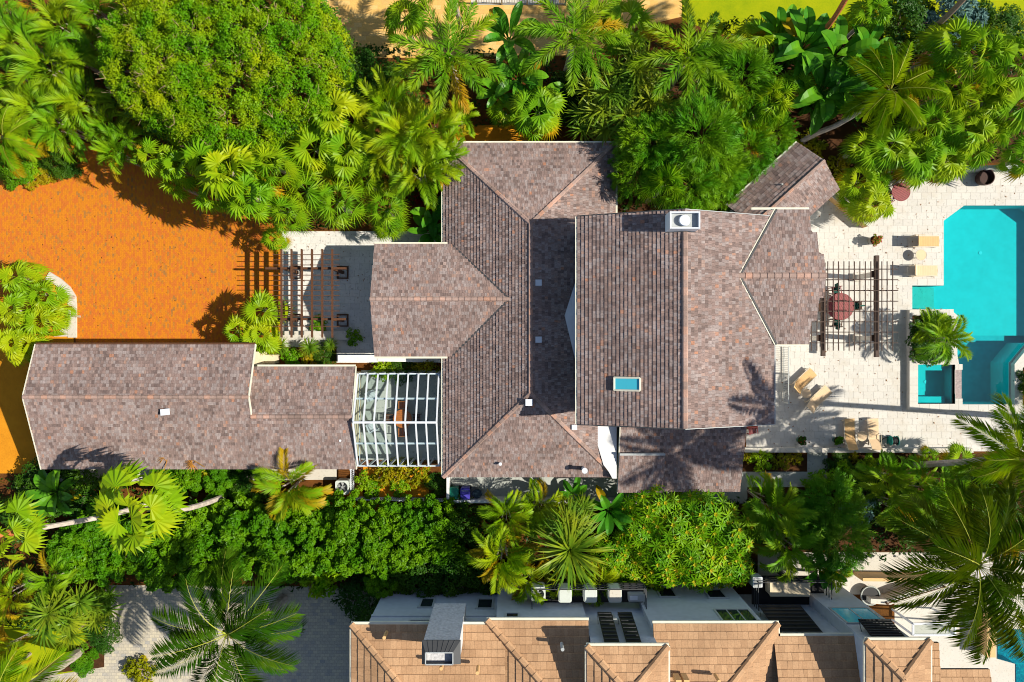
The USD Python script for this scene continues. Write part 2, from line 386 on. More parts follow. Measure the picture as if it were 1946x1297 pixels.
M['L_banana'] = leafmat('broad_leaf', (0.0486, 0.213, 0.0113), (0.122, 0.383, 0.0146), (0.292, 0.595, 0.0243), 0.3, 0.35, hue=(0.292, 0.552, 0.00972))
M['L_croton'] = leafmat('yellow_shrub_leaf', (0.233, 0.264, 0.0036), (0.622, 0.504, 0.0036), (0.75, 0.6, 0.0072), 0.3, hue=(0.75, 0.36, 0.009))
M['L_lime'] = leafmat('lime_shrub_leaf', (0.13, 0.336, 0.0036), (0.311, 0.552, 0.0054), (0.544, 0.696, 0.0108), 0.35, hue=(0.57, 0.576, 0.009))
M['L_silver'] = leafmat('silver_leaf', (.10, .20, .18), (.20, .33, .30), (.34, .46, .42), 0.2, hue=(.2, .34, .3))
M['L_red'] = leafmat('red_leaf', (.20, .01, .015), (.48, .02, .03), (.62, .06, .06), 0.3, hue=(.5, .02, .04))
M['L_flower'] = leafmat('coral_flower', (.50, .08, .05), (.64, .16, .10), (.66, .32, .10), 0.3, hue=(.6, .3, .05))
M['L_star'] = leafmat('star_leaf', (0.106, 0.295, 0.00389), (0.252, 0.52, 0.00648), (0.525, 0.724, 0.013), 0.33, hue=(0.545, 0.658, 0.00648))
M['L_bud'] = leafmat('yellow_bud', (.40, .34, .01), (.56, .42, .02), (.62, .34, .03), 0.2, hue=(.55, .3, .02))
M['L_rib'] = plain('frond_midrib', (.30, .33, .03), 0.6, var=0.15)
M['litter'] = leafmat('fallen_leaf', (.20, .08, .02), (.36, .17, .04), (.50, .30, .08), 0.2, hue=(.4, .16, .03))
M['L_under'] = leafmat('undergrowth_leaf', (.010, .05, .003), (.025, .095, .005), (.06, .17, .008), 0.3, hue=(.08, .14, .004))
M['twig'] = plain('pale_twig', (.36, .24, .14), 0.9, var=0.3)
# ================================================================== ground, paving, pools
import shapely
rs = np.random.RandomState(7)
POOL = Polygon(PP([(1793, 420), (1832, 391), (1966, 391), (2005, 420), (2005, 652), (1950, 652), (1918, 690), (1918, 768), (1822, 768), (1822, 692), (1812, 640), (1812, 588), (1733, 588), (1733, 543), (1793, 543)]))
SPA = Polygon(PP([(1738, 693), (1808, 693), (1808, 767), (1738, 767)]))
NPOOL = Polygon(PP([(1895, 1196), (2040, 1196), (2040, 1330), (1930, 1330), (1930, 1262), (1895, 1252)]))
HOLES = unary_union([POOL, SPA, NPOOL])
BIG = sbox(-400, -400, 400, 400)


def setting(name, mb, m):
    return mb.build(name, m, None, kind='structure')


setting('ground', MB().poly(BIG.difference(HOLES), 0.0), M['soil'])
drive = Polygon(PP([(-120, 350), (40, 335), (150, 270), (330, 300), (545, 400), (545, 474), (535, 474), (535, 660), (144, 660), (144, 576), (128, 552), (100, 530), (60, 560), (-120, 560)]))
setting('driveway', MB().poly(drive, 0.012), M['drive'])
setting('orange_mulch_bed', MB().poly(Polygon(PP([(-140, 560), (60, 560), (100, 540), (125, 555), (140, 640), (140, 900), (-140, 900)])).difference(drive), 0.006), M['soilorange'])
setting('orange_mulch_bed', MB().poly(Polygon(PP([(-100, 290), (150, 275), (100, 340), (-100, 352)])).difference(drive), 0.006), M['soilorange'])
setting('orange_mulch_bed', MB().poly(Polygon(PP([(870, 240), (1040, 235), (1040, 290), (860, 290)])), 0.006), M['soilorange'])
setting('orange_mulch_bed', MB().poly(Polygon(PP([(690, 888), (815, 888), (815, 945), (690, 945)])), 0.006), M['soilorange'])
setting('orange_mulch_bed', MB().poly(Polygon(PP([(540, 930), (720, 930), (720, 985), (540, 975)])), 0.006), M['soilorange'])
setting('paved_road', MB().poly(Polygon(PP([(560, -120), (1296, -120), (1296, 32), (1180, 60), (1130, 105), (640, 112), (610, 60)])), 0.008), M['sandpave'])
setting('concrete_apron', MB().poly(Polygon(PP([(895, -120), (1062, -120), (1062, 10), (895, 10)])), 0.016), M['concretelight'])
setting('lawn', MB().poly(Polygon(PP([(1297, -120), (2100, -120), (2100, 90), (1640, 70), (1400, 75), (1297, 40)])), 0.010), M['lawn'])
setting('lawn', MB().poly(Polygon(PP([(-120, 1180), (200, 1165), (200, 1235), (60, 1400), (-120, 1400)])), 0.010), M['lawn'])
setting('grey_driveway', MB().poly(Polygon(PP([(200, 1112), (600, 1115), (780, 1130), (780, 1400), (30, 1400), (60, 1290), (198, 1268)])), 0.014), M['greypave'])
setting('gravel_strip', MB().poly(Polygon(PP([(75, 890), (640, 890), (640, 912), (75, 918)])), 0.006), M['concretelight'])
setting('side_path', MB().poly(Polygon(PP([(848, 900), (1420, 900), (1420, 957), (848, 957)])), 0.008), M['concrete'])
setting('side_path', MB().poly(Polygon(PP([(1404, 897), (1534, 897), (1534, 858), (1572, 858), (1572, 926), (1404, 926)])), 0.010), M['concrete'])
setting('sand_yard', MB().poly(Polygon(PP([(1440, 1050), (2100, 1050), (2100, 1500), (1700, 1500), (1700, 1130), (1440, 1130)])).difference(NPOOL), 0.008), M['concretelight'])
setting('dark_yard', MB().poly(Polygon(PP([(640, 1060), (1440, 1060), (1440, 1160), (640, 1160)])), 0.007), M['darksoil'])
setting('dark_yard', MB().poly(Polygon(PP([(60, 1285), (130, 1238), (200, 1200), (200, 1268)])), 0.012), M['darksoil'])
setting('dark_yard', MB().poly(Polygon(PP([(1400, 862), (1960, 862), (1960, 1050), (1400, 1050)])), 0.005), M['darksoil'])
setting('dark_yard', MB().poly(Polygon(PP([(1170, 110), (1960, 80), (1960, 300), (1170, 410)])), 0.005), M['darksoil'])


def paving(name, poly, w, h, m, z=0.012, th=0.022, gap=0.012, keep=300, prefer=None, rot=0.0):
    """stone slabs laid in running bond: a joint bed, the largest slabs as parts, the rest as one."""
    root = setting(name, MB().poly(poly, z), M['joint'])
    x0, y0, x1, y1 = poly.bounds
    pr = prep(poly)
    whole, rest = [], MB()
    r = 0
    y = y0
    while y < y1:
        x = x0 - w * (0.5 if r % 2 else 0) - w * 0.1 * rs.rand()
        while x < x1:
            t = rs.rand()
            b = sbox(x + gap / 2, y + gap / 2, x + w - gap / 2, y + h - gap / 2)
            zz = z + th + rs.uniform(-.002, .002)
            if pr.contains(b):
                whole.append((b.bounds, zz, t))
            elif pr.intersects(b):
                c = b.intersection(poly)
                if c.area > 0.002:
                    rest.poly(c, z + 0.001, zz, t)
            x += w
        y += h
        r += 1
    order = list(range(len(whole)))
    if prefer:
        order.sort(key=lambda i: (whole[i][0][0] - prefer[0]) ** 2 + (whole[i][0][1] - prefer[1]) ** 2)
    for k, i in enumerate(order):
        (a, b_, c, d), zz, t = whole[i]
        tgt = MB() if k < keep - 1 else rest
        tgt.rbox(a, c, b_, d, z + 0.001, zz, t)
        if k < keep - 1:
            tgt.build('paving_slab', m, root)
    if rest.n:
        rest.build('paving_slab', m, root, kind='stuff')
    return root


RAISED = Polygon(PP([(1722, 590), (1800, 590), (1812, 600), (1812, 692), (1822, 692), (1822, 768), (1935, 768), (1935, 778), (1722, 778)]))
deck = Polygon(PP([(1418, 816), (1418, 858), (1850, 858), (1990, 858), (1990, 770), (1935, 770), (1935, 690), (2060, 690), (2060, 320), (1900, 318), (1760, 335), (1690, 345), (1655, 425), (1590, 360), (1530, 330), (1440, 420), (1440, 816)])).difference(unary_union([POOL, SPA, RAISED])).buffer(0)
paving('pool_deck', deck, 0.62, 0.42, M['slab'], prefer=P(1600, 640)[:2])
court = Polygon(PP([(536, 440), (850, 440), (850, 690), (640, 690), (640, 660), (536, 660)]))
paving('entrance_court', court, 0.62, 0.42, M['slabdirty'], prefer=P(690, 560)[:2])


def basin(name, poly, depth, floor, wall, wz, parent=None):
    setting(name, MB().poly(poly, -depth), floor)
    w = MB()
    c = list(poly.exterior.coords)
    for a, b in zip(c[:-1], c[1:]):
        w.add([(a[0], a[1], -depth), (b[0], b[1], -depth), (b[0], b[1], 0.012), (a[0], a[1], 0.012)], [[0, 1, 2, 3]])
    setting(name + '_wall', w, wall)


shallow = POOL.intersection(sbox(*P(1600, 638)[:2], 100, 50))
deep = POOL.difference(shallow.buffer(1e-6))
yb = P(0, 638)[1]
setting('pool_floor', MB().poly(shallow, -1.35), M['poolfloor'])
setting('pool_floor', MB().poly(deep, -1.8), M['deepfloor'])
w = MB()
c = list(POOL.exterior.coords)
for a, b in zip(c[:-1], c[1:]):
    w.add([(a[0], a[1], -2.3), (b[0], b[1], -2.3), (b[0], b[1], -.02), (a[0], a[1], -.02)], [[0, 1, 2, 3]])
xs = [P(1805, 0)[0], P(2005, 0)[0]]
w.add([(xs[0], yb, -2.3), (xs[1], yb, -2.3), (xs[1], yb, -1.35), (xs[0], yb, -1.35)], [[0, 1, 2, 3]])
setting('pool_wall', w, M['poolfloor'])
st = MB()
for i, px in enumerate((1733, 1748, 1763, 1778)):
    x0, yA = P(px, 587)[:2]
    x1, yB = P(px + 14.6, 545)[:2]
    st.rbox(x0, x1, yA + .02, yB, -1.34, -0.25 - 0.26 * i)
setting('pool_steps', st, M['concretelight'])
setting('pool_water', MB().poly(POOL.buffer(-0.005), -0.11), M['water'])
setting('spa_floor', MB().poly(SPA, -0.75), M['poolfloor'])
w = MB()
c = list(SPA.exterior.coords)
for a, b in zip(c[:-1], c[1:]):
    w.add([(a[0], a[1], -.75), (b[0], b[1], -.75), (b[0], b[1], 0.36), (a[0], a[1], 0.36)], [[0, 1, 2, 3]])
setting('spa_wall', w, M['poolfloor'])
x0, y0, x1, y1 = SPA.bounds
sb = MB()
sb.rbox(x0 + .01, x1 - .35, y1 - .38, y1 - .01, -.74, -.12)
sb.rbox(x0 + .01, x1 - .35, y0 + .01, y0 + .42, -.74, -.12)
setting('spa_bench', sb, M['poolfloor'])
setting('spa_water', MB().poly(SPA.buffer(-.005), 0.26), M['water'])
for px, py, z in ((1863, 481, -1.345), (1759, 726, -.745)):
    x, y, _ = P(px, py, z)
    d = MB().cyl((x, y, z), .11, .02, 16).build('pool_light', M['white'])
    tag(d, 'round white drain light on the ' + ('turquoise floor of the large pool' if px > 1800 else 'floor of the small square spa'), 'pool light')

# raised planter, spa surround and low coping walls
hole = Polygon(PP([(1732, 600), (1806, 600), (1806, 684), (1732, 684)], .3))
surr = RAISED.difference(unary_union([hole, SPA])).difference(POOL)
SPILL = Polygon(PP([(1808.5, 703), (1822, 703), (1822, 757), (1808.5, 757)]))
t = thing('raised_planter', 'raised stone planter and spa surround beside the turquoise pool', 'planter')
MB().poly(surr.difference(SPILL), 0.013, 0.36).build('wall', M['coping'], t)
MB().poly(SPILL, 0.013, 0.30).build('spillway', M['spill'], t)
cop = surr.difference(SPILL)
xs0, xs1 = cop.bounds[0], cop.bounds[2]
n = 0
for i in range(14):
    for j in range(14):
        b = sbox(xs0 + i * .62 + .006, cop.bounds[1] + j * .5 + .006, xs0 + (i + 1) * .62 - .006, cop.bounds[1] + (j + 1) * .5 - .006).intersection(cop)
        if b.area > .01:
            MB().poly(b, .362, .40 + rs.uniform(-.002, .002), rs.rand()).build('coping_slab', M['coping'], t)
MB().poly(hole.buffer(-.005), 0.30).build('soil', M['darksoil'], t)
rw = Polygon(PP([(1920, 692), (1950, 655), (1960, 660), (1934, 700), (1934, 780), (1920, 780)])).difference(RAISED)
t = thing('low_wall', 'low pale stone coping wall along the right edge of the deep pool end', 'wall')
MB().poly(rw, 0.036, .38).build('wall', M['coping'], t)
MB().poly(rw.buffer(.02), .382, .43).build('coping_slab', M['coping'], t)

# neighbour's pool
setting('small_pool_floor', MB().poly(NPOOL, -1.3), M['poolmosaic'])
w = MB()
c = list(NPOOL.exterior.coords)
for a, b in zip(c[:-1], c[1:]):
    w.add([(a[0], a[1], -1.3), (b[0], b[1], -1.3), (b[0], b[1], .05), (a[0], a[1], .05)], [[0, 1, 2, 3]])
setting('small_pool_wall', w, M['poolmosaic'])
setting('small_pool_water', MB().poly(NPOOL.buffer(-.005), -.12), M['water'])

# ================================================================== roofs
RANK = {}


def tiles(house, roof, poly, p0, up, z0, pitch, tw, ex, m, thick=.042, keepkey=None, gap=.010, pitchdir=None, phase=0.0):
    """rows of tiles on the plane that climbs from z0 at p0 along the unit plan vector `up`; real butt ends, clipped to the plan polygon."""
    up = np.array(up, float)
    up /= np.linalg.norm(up)
    e = np.array([up[1], -up[0]])
    cs = 1 / math.sqrt(1 + pitch * pitch)          # plan length per slope length
    exp_ = ex * cs
    p0 = np.array(p0, float)
    if poly.is_empty:
        return
    out = RANK.setdefault(house.GetPath().pathString, [])
    for g in getattr(poly, 'geoms', [poly]):
        if g.geom_type != 'Polygon':
            continue
        co = np.array(g.exterior.coords) - p0
        U, V = co @ e, co @ up
        loc = Polygon(np.column_stack([U, V]))
        pr = prep(loc)
        shapely.prepare(loc)
        cells = []
        for k in range(int(math.floor(V.min() / exp_)), int(math.ceil(V.max() / exp_))):
            v0, v1 = k * exp_, (k + 1) * exp_ + .015
            row = loc.intersection(sbox(U.min() - 1, v0, U.max() + 1, v1))
            if row.is_empty:
                continue
            a, _, b, _ = row.bounds
            u = a - tw * rs.rand()
            while u < b:
                wd = tw * rs.uniform(.72, 1.35)
                cells.append((u + gap / 2, v0, u + wd - gap / 2, v1))
                u += wd
        if not cells:
            continue
        C = np.array(cells)
        boxes = shapely.box(C[:, 0], C[:, 1], C[:, 2], C[:, 3])
        inside, touch = shapely.contains(loc, boxes), shapely.intersects(loc, boxes)
        for i_c in np.nonzero(touch)[0]:
                full, q, v0, v1 = bool(inside[i_c]), boxes[i_c], C[i_c, 1], C[i_c, 3]
                if not full:
                    q = q.intersection(loc)
                    if q.is_empty or q.geom_type != 'Polygon' or q.area < .003:
                        continue
                uv = np.array(q.exterior.coords)[:-1]
                if Polygon(uv).exterior.is_ccw is False:
                    uv = uv[::-1]
                lift = thick * rs.uniform(.85, 1.2)
                zt = .006 + lift * (1 - (uv[:, 1] - v0) / (v1 - v0)) + rs.uniform(-.002, .003)
                pl = p0 + uv[:, :1] * e + uv[:, 1:] * up
                zb = z0 + pitch * uv[:, 1]
                n = len(uv)
                v = np.vstack([np.column_stack([pl, zb + zt]), np.column_stack([pl, zb - .012])])
                f = [[0, i, i + 1] for i in range(1, n - 1)]
                for i in range(n):
                    j2 = (i + 1) % n
                    f += [[i, i + n, j2 + n], [i, j2 + n, j2]]
                # e, up may be left handed seen from above
                if e[0] * up[1] - e[1] * up[0] < 0:
                    f = [x[::-1] for x in f]
                tint = min(1, max(0, rs.rand() ** 1.05))
                out.append((zb.max() if full else -99, v, np.array(f), tint, roof, m))


def flush_tiles(house, keep=300):
    """the 300 tiles that show largest become parts, the rest one mesh for each roof."""
    L = sorted(RANK.get(house.GetPath().pathString, []), key=lambda r: -r[0])
    rest = {}
    for i, (z, v, f, t, roof, m) in enumerate(L):
        if i < keep and z > -90:
            MB().add(v, f, t).build('roof_tile', m, roof)
        else:
            k = roof.GetPath().pathString
            rest.setdefault(k, (MB(), roof, m))[0].add(v, f, t)
    for mb, roof, m in rest.values():
        mb.build('roof_tile', m, roof, kind='stuff')


def plane_sheet(poly, p0, up, z0, pitch, drop=.03, th=.10):
    """the boarding below the tiles."""
    up = np.array(up, float) / np.linalg.norm(up)
    mb = MB()
    for g in getattr(poly, 'geoms', [poly]):
        if g.geom_type != 'Polygon' or g.is_empty:
            continue
        m = trimesh.creation.extrude_polygon(g, 1.0, engine='earcut')
        v = np.array(m.vertices)
        zz = z0 + pitch * ((v[:, :2] - np.array(p0)) @ up) - drop
        v[:, 2] = np.where(v[:, 2] > .5, zz, zz - th)
        mb.add(v, m.faces)
    return mb


def caps(house, roof, a, b, n_len=.36, w=.13, m='cap', lift=.06):
    """overlapping ridge or hip caps from a (low or start) to b."""
    a, b = np.array(a, float), np.array(b, float)
    L = np.linalg.norm(b - a)
    k = max(1, int(round(L / n_len)))
    d = (b - a) / L
    up = np.array([0, 0, 1.0])
    s = np.cross(d, up)
    s /= np.linalg.norm(s)
    u = np.cross(s, d)
    for i in range(k):
        q0, q1 = a + d * (i * L / k), a + d * ((i + 1) * L / k + .03)
        mb = MB()
        vs = []
        for q, h in ((q0, lift + .03), (q1, lift)):
            vs += [q + s * w + u * (h - .075), q + s * w * .55 + u * h, q - s * w * .55 + u * h, q - s * w + u * (h - .075), q - s * w + u * (h - .11), q + s * w + u * (h - .11)]
        f = []
        for j in range(6):
            j2 = (j + 1) % 6
            f += [[j, j2, 6 + j2], [j, 6 + j2, 6 + j]]
        f += [[0, 2, 1], [0, 3, 2], [0, 4, 3], [0, 5, 4], [6, 7, 8], [6, 8, 9], [6, 9, 10], [6, 10, 11]]
        mb.add(vs, f, rs.rand()).build('ridge_cap', M[m], roof)


def slope(house, name, poly, p0, up, z0, pitch, tw=.150, ex=.200, m='tile', roof=None, **kw):
    r = roof or plane_sheet(poly, p0, up, z0, pitch).build('roof', M['deckroof'], house)
    if roof is not None:
        plane_sheet(poly, p0, up, z0, pitch).build('roof', M['deckroof'], house)
    tiles(house, r, poly, p0, up, z0, pitch, tw, ex, M[m], **kw)
    return r


def gutter(house, a, b, m='gutter', w=.12):
    MB().bar(a, b, w, .11).build('gutter', M[m], house)


# ------------------------------------------------------------------ main house
HS = thing('house', 'large house with brown shingle tile roofs in the middle of the garden', 'house')
# centre block, hipped
xW, xE, yN, yS, ze, pc = -4.06, 6.11, 11.68, -8.02, 3.2, .41
xr, zr = (xW + xE) / 2, 3.2 + .41 * (6.11 + 4.06) / 2
hw = (xE - xW) / 2
yn, ys = yN - hw, yS + hw
wing_ze, wyN, wyS, wyr, wxW, wxA = 3.44, 5.69, -.91, 2.39, -8.06, -.15
wapex = [(xW - 1, wyN), (-3.52, wyN), (wxA, wyr), (-3.52, wyS), (xW - 1, wyS)]
rW = slope(HS, 'w', Polygon([(xW, yS), (xr, ys), (xr, yn), (xW, yN)]).difference(Polygon(wapex)), (xW, 0), (1, 0), ze, pc)
rE = slope(HS, 'e', Polygon([(xE, yS), (xE, yN), (xr, yn), (xr, ys)]).difference(sbox(4.2, -3.8, 14, 6.2)), (xE, 0), (-1, 0), ze, pc)
rN = slope(HS, 'n', Polygon([(xW, yN), (xr, yn), (xE, yN)]), (0, yN), (0, -1), ze, pc)
rS = slope(HS, 's', Polygon([(xW, yS), (xE, yS), (xr, ys)]), (0, yS), (0, 1), ze, pc)
caps(HS, rW, (xr, ys, zr), (xr, yn, zr))
caps(HS, rN, (xW, yN, ze), (xr, yn, zr))
caps(HS, rN, (xE, yN, ze), (xr, yn, zr))
caps(HS, rS, (xW, yS, ze), (xr, ys, zr))
caps(HS, rS, (xE, yS, ze), (xr, ys, zr))
gutter(HS, (xW - .05, yS, ze - .06), (xW - .05, wyS, ze - .06))
gutter(HS, (xW - .05, wyN, ze - .06), (xW - .05, yN, ze - .06))
gutter(HS, (xW, yN + .05, ze - .06), (xE, yN + .05, ze - .06))
gutter(HS, (xE + .05, 7.2, ze - .06), (xE + .05, yN, ze - .06))
MB().rbox(xW + .45, xE - .45, yS + .45, yN - .45, 0, ze - .05).build('wall', M['stucco'], HS)
# west wing
wp = (4.80 - wing_ze) / 3.3
r = slope(HS, 'wn', Polygon([(wxW, wyN), (wxW, wyr), (wxA, wyr), (-3.52, wyN)]), (0, wyN), (0, -1), wing_ze, wp)
r2 = slope(HS, 'ws', Polygon([(wxW, wyS), (-3.52, wyS), (wxA, wyr), (wxW, wyr)]), (0, wyS), (0, 1), wing_ze, wp)
caps(HS, r, (wxW, wyr, 4.80), (wxA, wyr, 4.80))
for s_, yy in ((1, wyN), (-1, wyS)):
    MB().bar((-3.55, yy, 3.45), (wxA, wyr, 4.83), .09, .05).build('valley', M['darkgrey'], HS)
    gutter(HS, (wxW, yy + .05 * s_, wing_ze - .06), (-3.8, yy + .05 * s_, wing_ze - .06))
MB().poly(Polygon([(wxW + .35, wyS + .4), (-3.6, wyS + .4), (-3.6, wyN - .4), (wxW + .35, wyN - .4)]), 0, wing_ze + .08).build('wall', M['stucco'], HS)
gw = MB()
gw.add([(wxW + .35, wyS + .4, wing_ze + .08), (wxW + .35, wyN - .4, wing_ze + .08), (wxW + .35, wyr, 4.68)], [[0, 2, 1]])
gw.build('gable_wall', M['stucco'], HS)
# tall block
tz, tp, txW, txE, tyN, tyS = 7.5, .39, 3.46, 13.90, 6.60, -4.40
txr = (txW + txE) / 2
tzr = tz + tp * (txE - txW) / 2
DX = 11.73
dzr, dh, dyr, dze = 8.3, 3.58, 3.40, 7.47
dp = (dzr - dze) / dh
dpoly = [(txE + .02, dyr - dh), (DX, dyr), (txE + .02, dyr + dh)]
rtW = slope(HS, 'tw', Polygon([(txW, tyS), (txr, tyS), (txr, tyN), (txW, tyN)]).difference(sbox(7.75, 5.48, 8.80, 6.42)), (txW, 0), (1, 0), tz, tp, tw=.165, ex=.21)
rtE = slope(HS, 'te', Polygon([(txr, tyS), (txE, tyS), (txE, dyr - dh + .05), (DX, dyr), (txE - .22, dyr + dh - .36), (txE - .42, tyN), (txr, tyN)]).difference(sbox(8.6, 5.48, 9.27, 6.42)), (txE, 0), (-1, 0), tz, tp, tw=.165, ex=.21)
caps(HS, rtW, (txr, tyS, tzr), (txr, 5.45, tzr), .4, .15)
gutter(HS, (txW - .05, tyS, tz - .06), (txW - .05, tyN, tz - .06))
gutter(HS, (txE + .05, tyS, tz - .06), (txE + .05, dyr - dh, tz - .06), m='grey', w=.06)
for yy, s_ in ((tyS, -1), (tyN, 1)):
    MB().bar((txW, yy + .03 * s_, tz - .05), (txr, yy + .03 * s_, tzr - .05), .05, .16).build('barge_board', M['darkgrey'], HS)
    MB().bar((txr, yy + .03 * s_, tzr - .05), (txE, yy + .03 * s_, tz - .05), .03, .14).build('barge_board', M['grey'], HS)
gw = MB()
pent = [(3.82, tz - .05), (3.82, 0), (13.52, 0), (13.52, tz - .05), (txr, tzr - .2)]
for yy, fl in ((-4.0, 1), (6.2, 0)):
    gw.add([(x, yy, z) for x, z in pent], [[0, 1, 2], [0, 2, 3], [0, 3, 4]])
gw.add([(3.82, -4.0, 0), (3.82, 6.2, 0), (3.82, 6.2, tz), (3.82, -4.0, tz)], [[0, 1, 2, 3]])
gw.add([(13.52, -4.0, 0), (13.52, 6.2, 0), (13.52, 6.2, tz), (13.52, -4.0, tz)], [[0, 1, 2, 3]])
gw.build('wall', M['stucco'], HS)
# east wing with the stepped end
x0_, x1_, x2_ = 15.76, 16.05, 16.30
ys_ = [dyr - dh, dyr - 2.33, dyr - 1.15, dyr + 1.15, dyr + 2.33, dyr + dh]
right_n = [(x2_, dyr), (x2_, ys_[3]), (x1_, ys_[3]), (x1_, ys_[4]), (x0_, ys_[4]), (x0_, ys_[5])]
right_s = [(x2_, dyr), (x2_, ys_[2]), (x1_, ys_[2]), (x1_, ys_[1]), (x0_, ys_[1]), (x0_, ys_[0])]
rdN = slope(HS, 'dn', Polygon([(DX, dyr)] + right_n + [(txE + .02, dyr + dh)]), (0, dyr + dh), (0, -1), dze, dp, tw=.155)
rdS = slope(HS, 'ds', Polygon([(DX, dyr)] + right_s + [(txE + .02, dyr - dh)]), (0, dyr - dh), (0, 1), dze, dp, tw=.155)
caps(HS, rdN, (DX, dyr, dzr), (x2_, dyr, dzr), .38, .16)
MB().bar((DX, dyr, dzr + .04), (txE, dyr - dh, dze + .09), .05, .05).build('valley', M['gutter'], HS)
MB().bar((DX + .12, dyr, dzr + .02), (txE + .12, dyr - dh, dze + .07), .09, .05).build('valley', M['darkgrey'], HS)
MB().bar((DX, dyr, dzr + .04), (txE, dyr + dh, dze + .09), .05, .05).build('valley', M['gutter'], HS)
MB().bar((DX + .12, dyr, dzr + .02), (txE + .12, dyr + dh, dze + .07), .09, .05).build('valley', M['darkgrey'], HS)
gutter(HS, (12.7, dyr + dh + .05, dze - .05), (x0_, dyr + dh + .05, dze - .05))
gutter(HS, (txE, dyr - dh - .05, dze - .05), (x0_, dyr - dh - .05, dze - .05))
MB().poly(Polygon([(13.53, dyr - dh + .4), (x0_ - .3, dyr - dh + .4), (x0_ - .3, dyr - 2.0), (x1_ - .2, dyr - 2.0), (x1_ - .2, dyr + 2.0), (x0_ - .3, dyr + 2.0), (x0_ - .3, dyr + dh - .4), (13.53, dyr + dh - .4)]), 0, dze - .02).build('wall', M['stucco'], HS)
# white saddle against the tall wall and the white flat by its corner
sp = MB()
A_, B_, C_, D_ = (3.0, 1.45, 4.56), (3.83, 4.0, 4.25), (3.83, -1.9, 4.25), (3.83, 1.45, 4.75)
sp.add([A_, B_, C_, D_], [[0, 3, 1], [0, 2, 3]])
sp.build('saddle_flashing', M['membrane'], HS)
MB().poly(Polygon([P(1122, 800, 3.7)[:2], P(1172, 800, 3.7)[:2], P(1172, 910, 3.7)[:2], P(1164, 910, 3.7)[:2], P(1157, 897, 3.7)[:2], P(1147, 884, 3.7)[:2]]), 3.1, 3.7).build('flat_roof', M['membrane'], HS)
# low south roof
lx0, lx1, ly0, lz = 6.22, 13.5, -8.93, 3.0
lp = .30
box_r = sbox(lx0, ly0, 8.85, -6.55)
rl = slope(HS, 'ls', sbox(lx0, ly0, lx1, -4.0).difference(box_r), (0, ly0), (0, 1), lz, lp)
rb = slope(HS, 'lb', box_r, (0, ly0), (0, 1), lz + .22, .33)
MB().bar((lx0, -6.55, 4.03), (8.85, -6.55, 4.03), .12, .12).build('ridge_flashing', M['grey'], HS)
MB().rbox(lx0 + .02, 8.83, -6.54, -6.50, 3.6, 4.0).build('wall', M['stucco'], HS)
MB().rbox(lx0 + .3, lx1 - .3, ly0 + .5, -4.02, 0, lz).build('wall', M['stucco'], HS)
MB().bar((lx0, ly0 - .04, lz + .1), (lx0, -4.1, 4.4), .05, .16).build('barge_board', M['gutter'], HS)
# roof chimney with round cap, skylight, vents
cx, cy = 8.51, 5.95
ch = MB()
for a, b in (((cx - .71, cy), (.07, .85)), ((cx + .71, cy), (.07, .85)), ((cx, cy - .39), (1.34, .07)), ((cx, cy + .39), (1.34, .07))):
    ch.box((a[0], a[1], 9.5), (b[0], b[1], 1.6))
chp = ch.build('chimney', M['white'], HS)
MB().rbox(cx - .66, cx + .66, cy - .34, cy + .34, 8.6, 10.05).build('chimney_top', M['grey'], chp)
MB().cyl((cx, cy, 10.06), .2, .12, 20).cyl((cx, cy, 10.18), .29, .10, 24, .26).build('chimney_cap', M['white'], chp)


def on_tall_w(x):
    return tz + tp * (x - txW)


sx0, sy0, _ = P(1168, 742, 8.5)
sx1, sy1, _ = P(1214, 718, 8.5)
sk = MB()
zs = lambda x: on_tall_w(x) + .16
for a, b in (((sx0, sy0), (sx1, sy0)), ((sx0, sy1), (sx1, sy1)), ((sx0, sy0), (sx0, sy1)), ((sx1, sy0), (sx1, sy1))):
    sk.bar((a[0], a[1], zs(a[0]) - .06), (b[0], b[1], zs(b[0]) - .06), .09, .2)
skp = sk.build('skylight', M['gutter'], HS)
MB().add([(sx0, sy0, zs(sx0)), (sx1, sy0, zs(sx1)), (sx1, sy1, zs(sx1)), (sx0, sy1, zs(sx0))], [[0, 1, 2, 3]]).build('pane', M['skylight'], skp)


def vent_box(house, px, py, z, s=.30):
    x, y, _ = P(px, py, z)
    mb = MB().box((x, y, z - .05), (s, s, .32)).box((x + .04, y, z + .13), (s * 1.2, s * 1.15, .05))
    return mb.build('roof_vent', M['white'], house)


def vent_pipe(house, px, py, z, r=.09, h=.45):
    x, y, _ = P(px, py, z)
    return MB().cyl((x, y, z - .3), r, h + .3, 12).cyl((x, y, z + h), r * 1.4, .07, 12).build('vent_pipe', M['white'], house)


vent_box(HS, 1022, 538, 5.05)
vent_box(HS, 1022, 646, 5.05)
vent_box(HS, 1004, 765, 5.3, .33)
vent_box(HS, 1090, 812, 4.3, .25)
vent_pipe(HS, 1109, 891, 3.6, .12, .65)
vent_pipe(HS, 951, 881, 3.6, .07, .2)
vent_pipe(HS, 1075, 437, 4.2, .05, .15)
flush_tiles(HS)

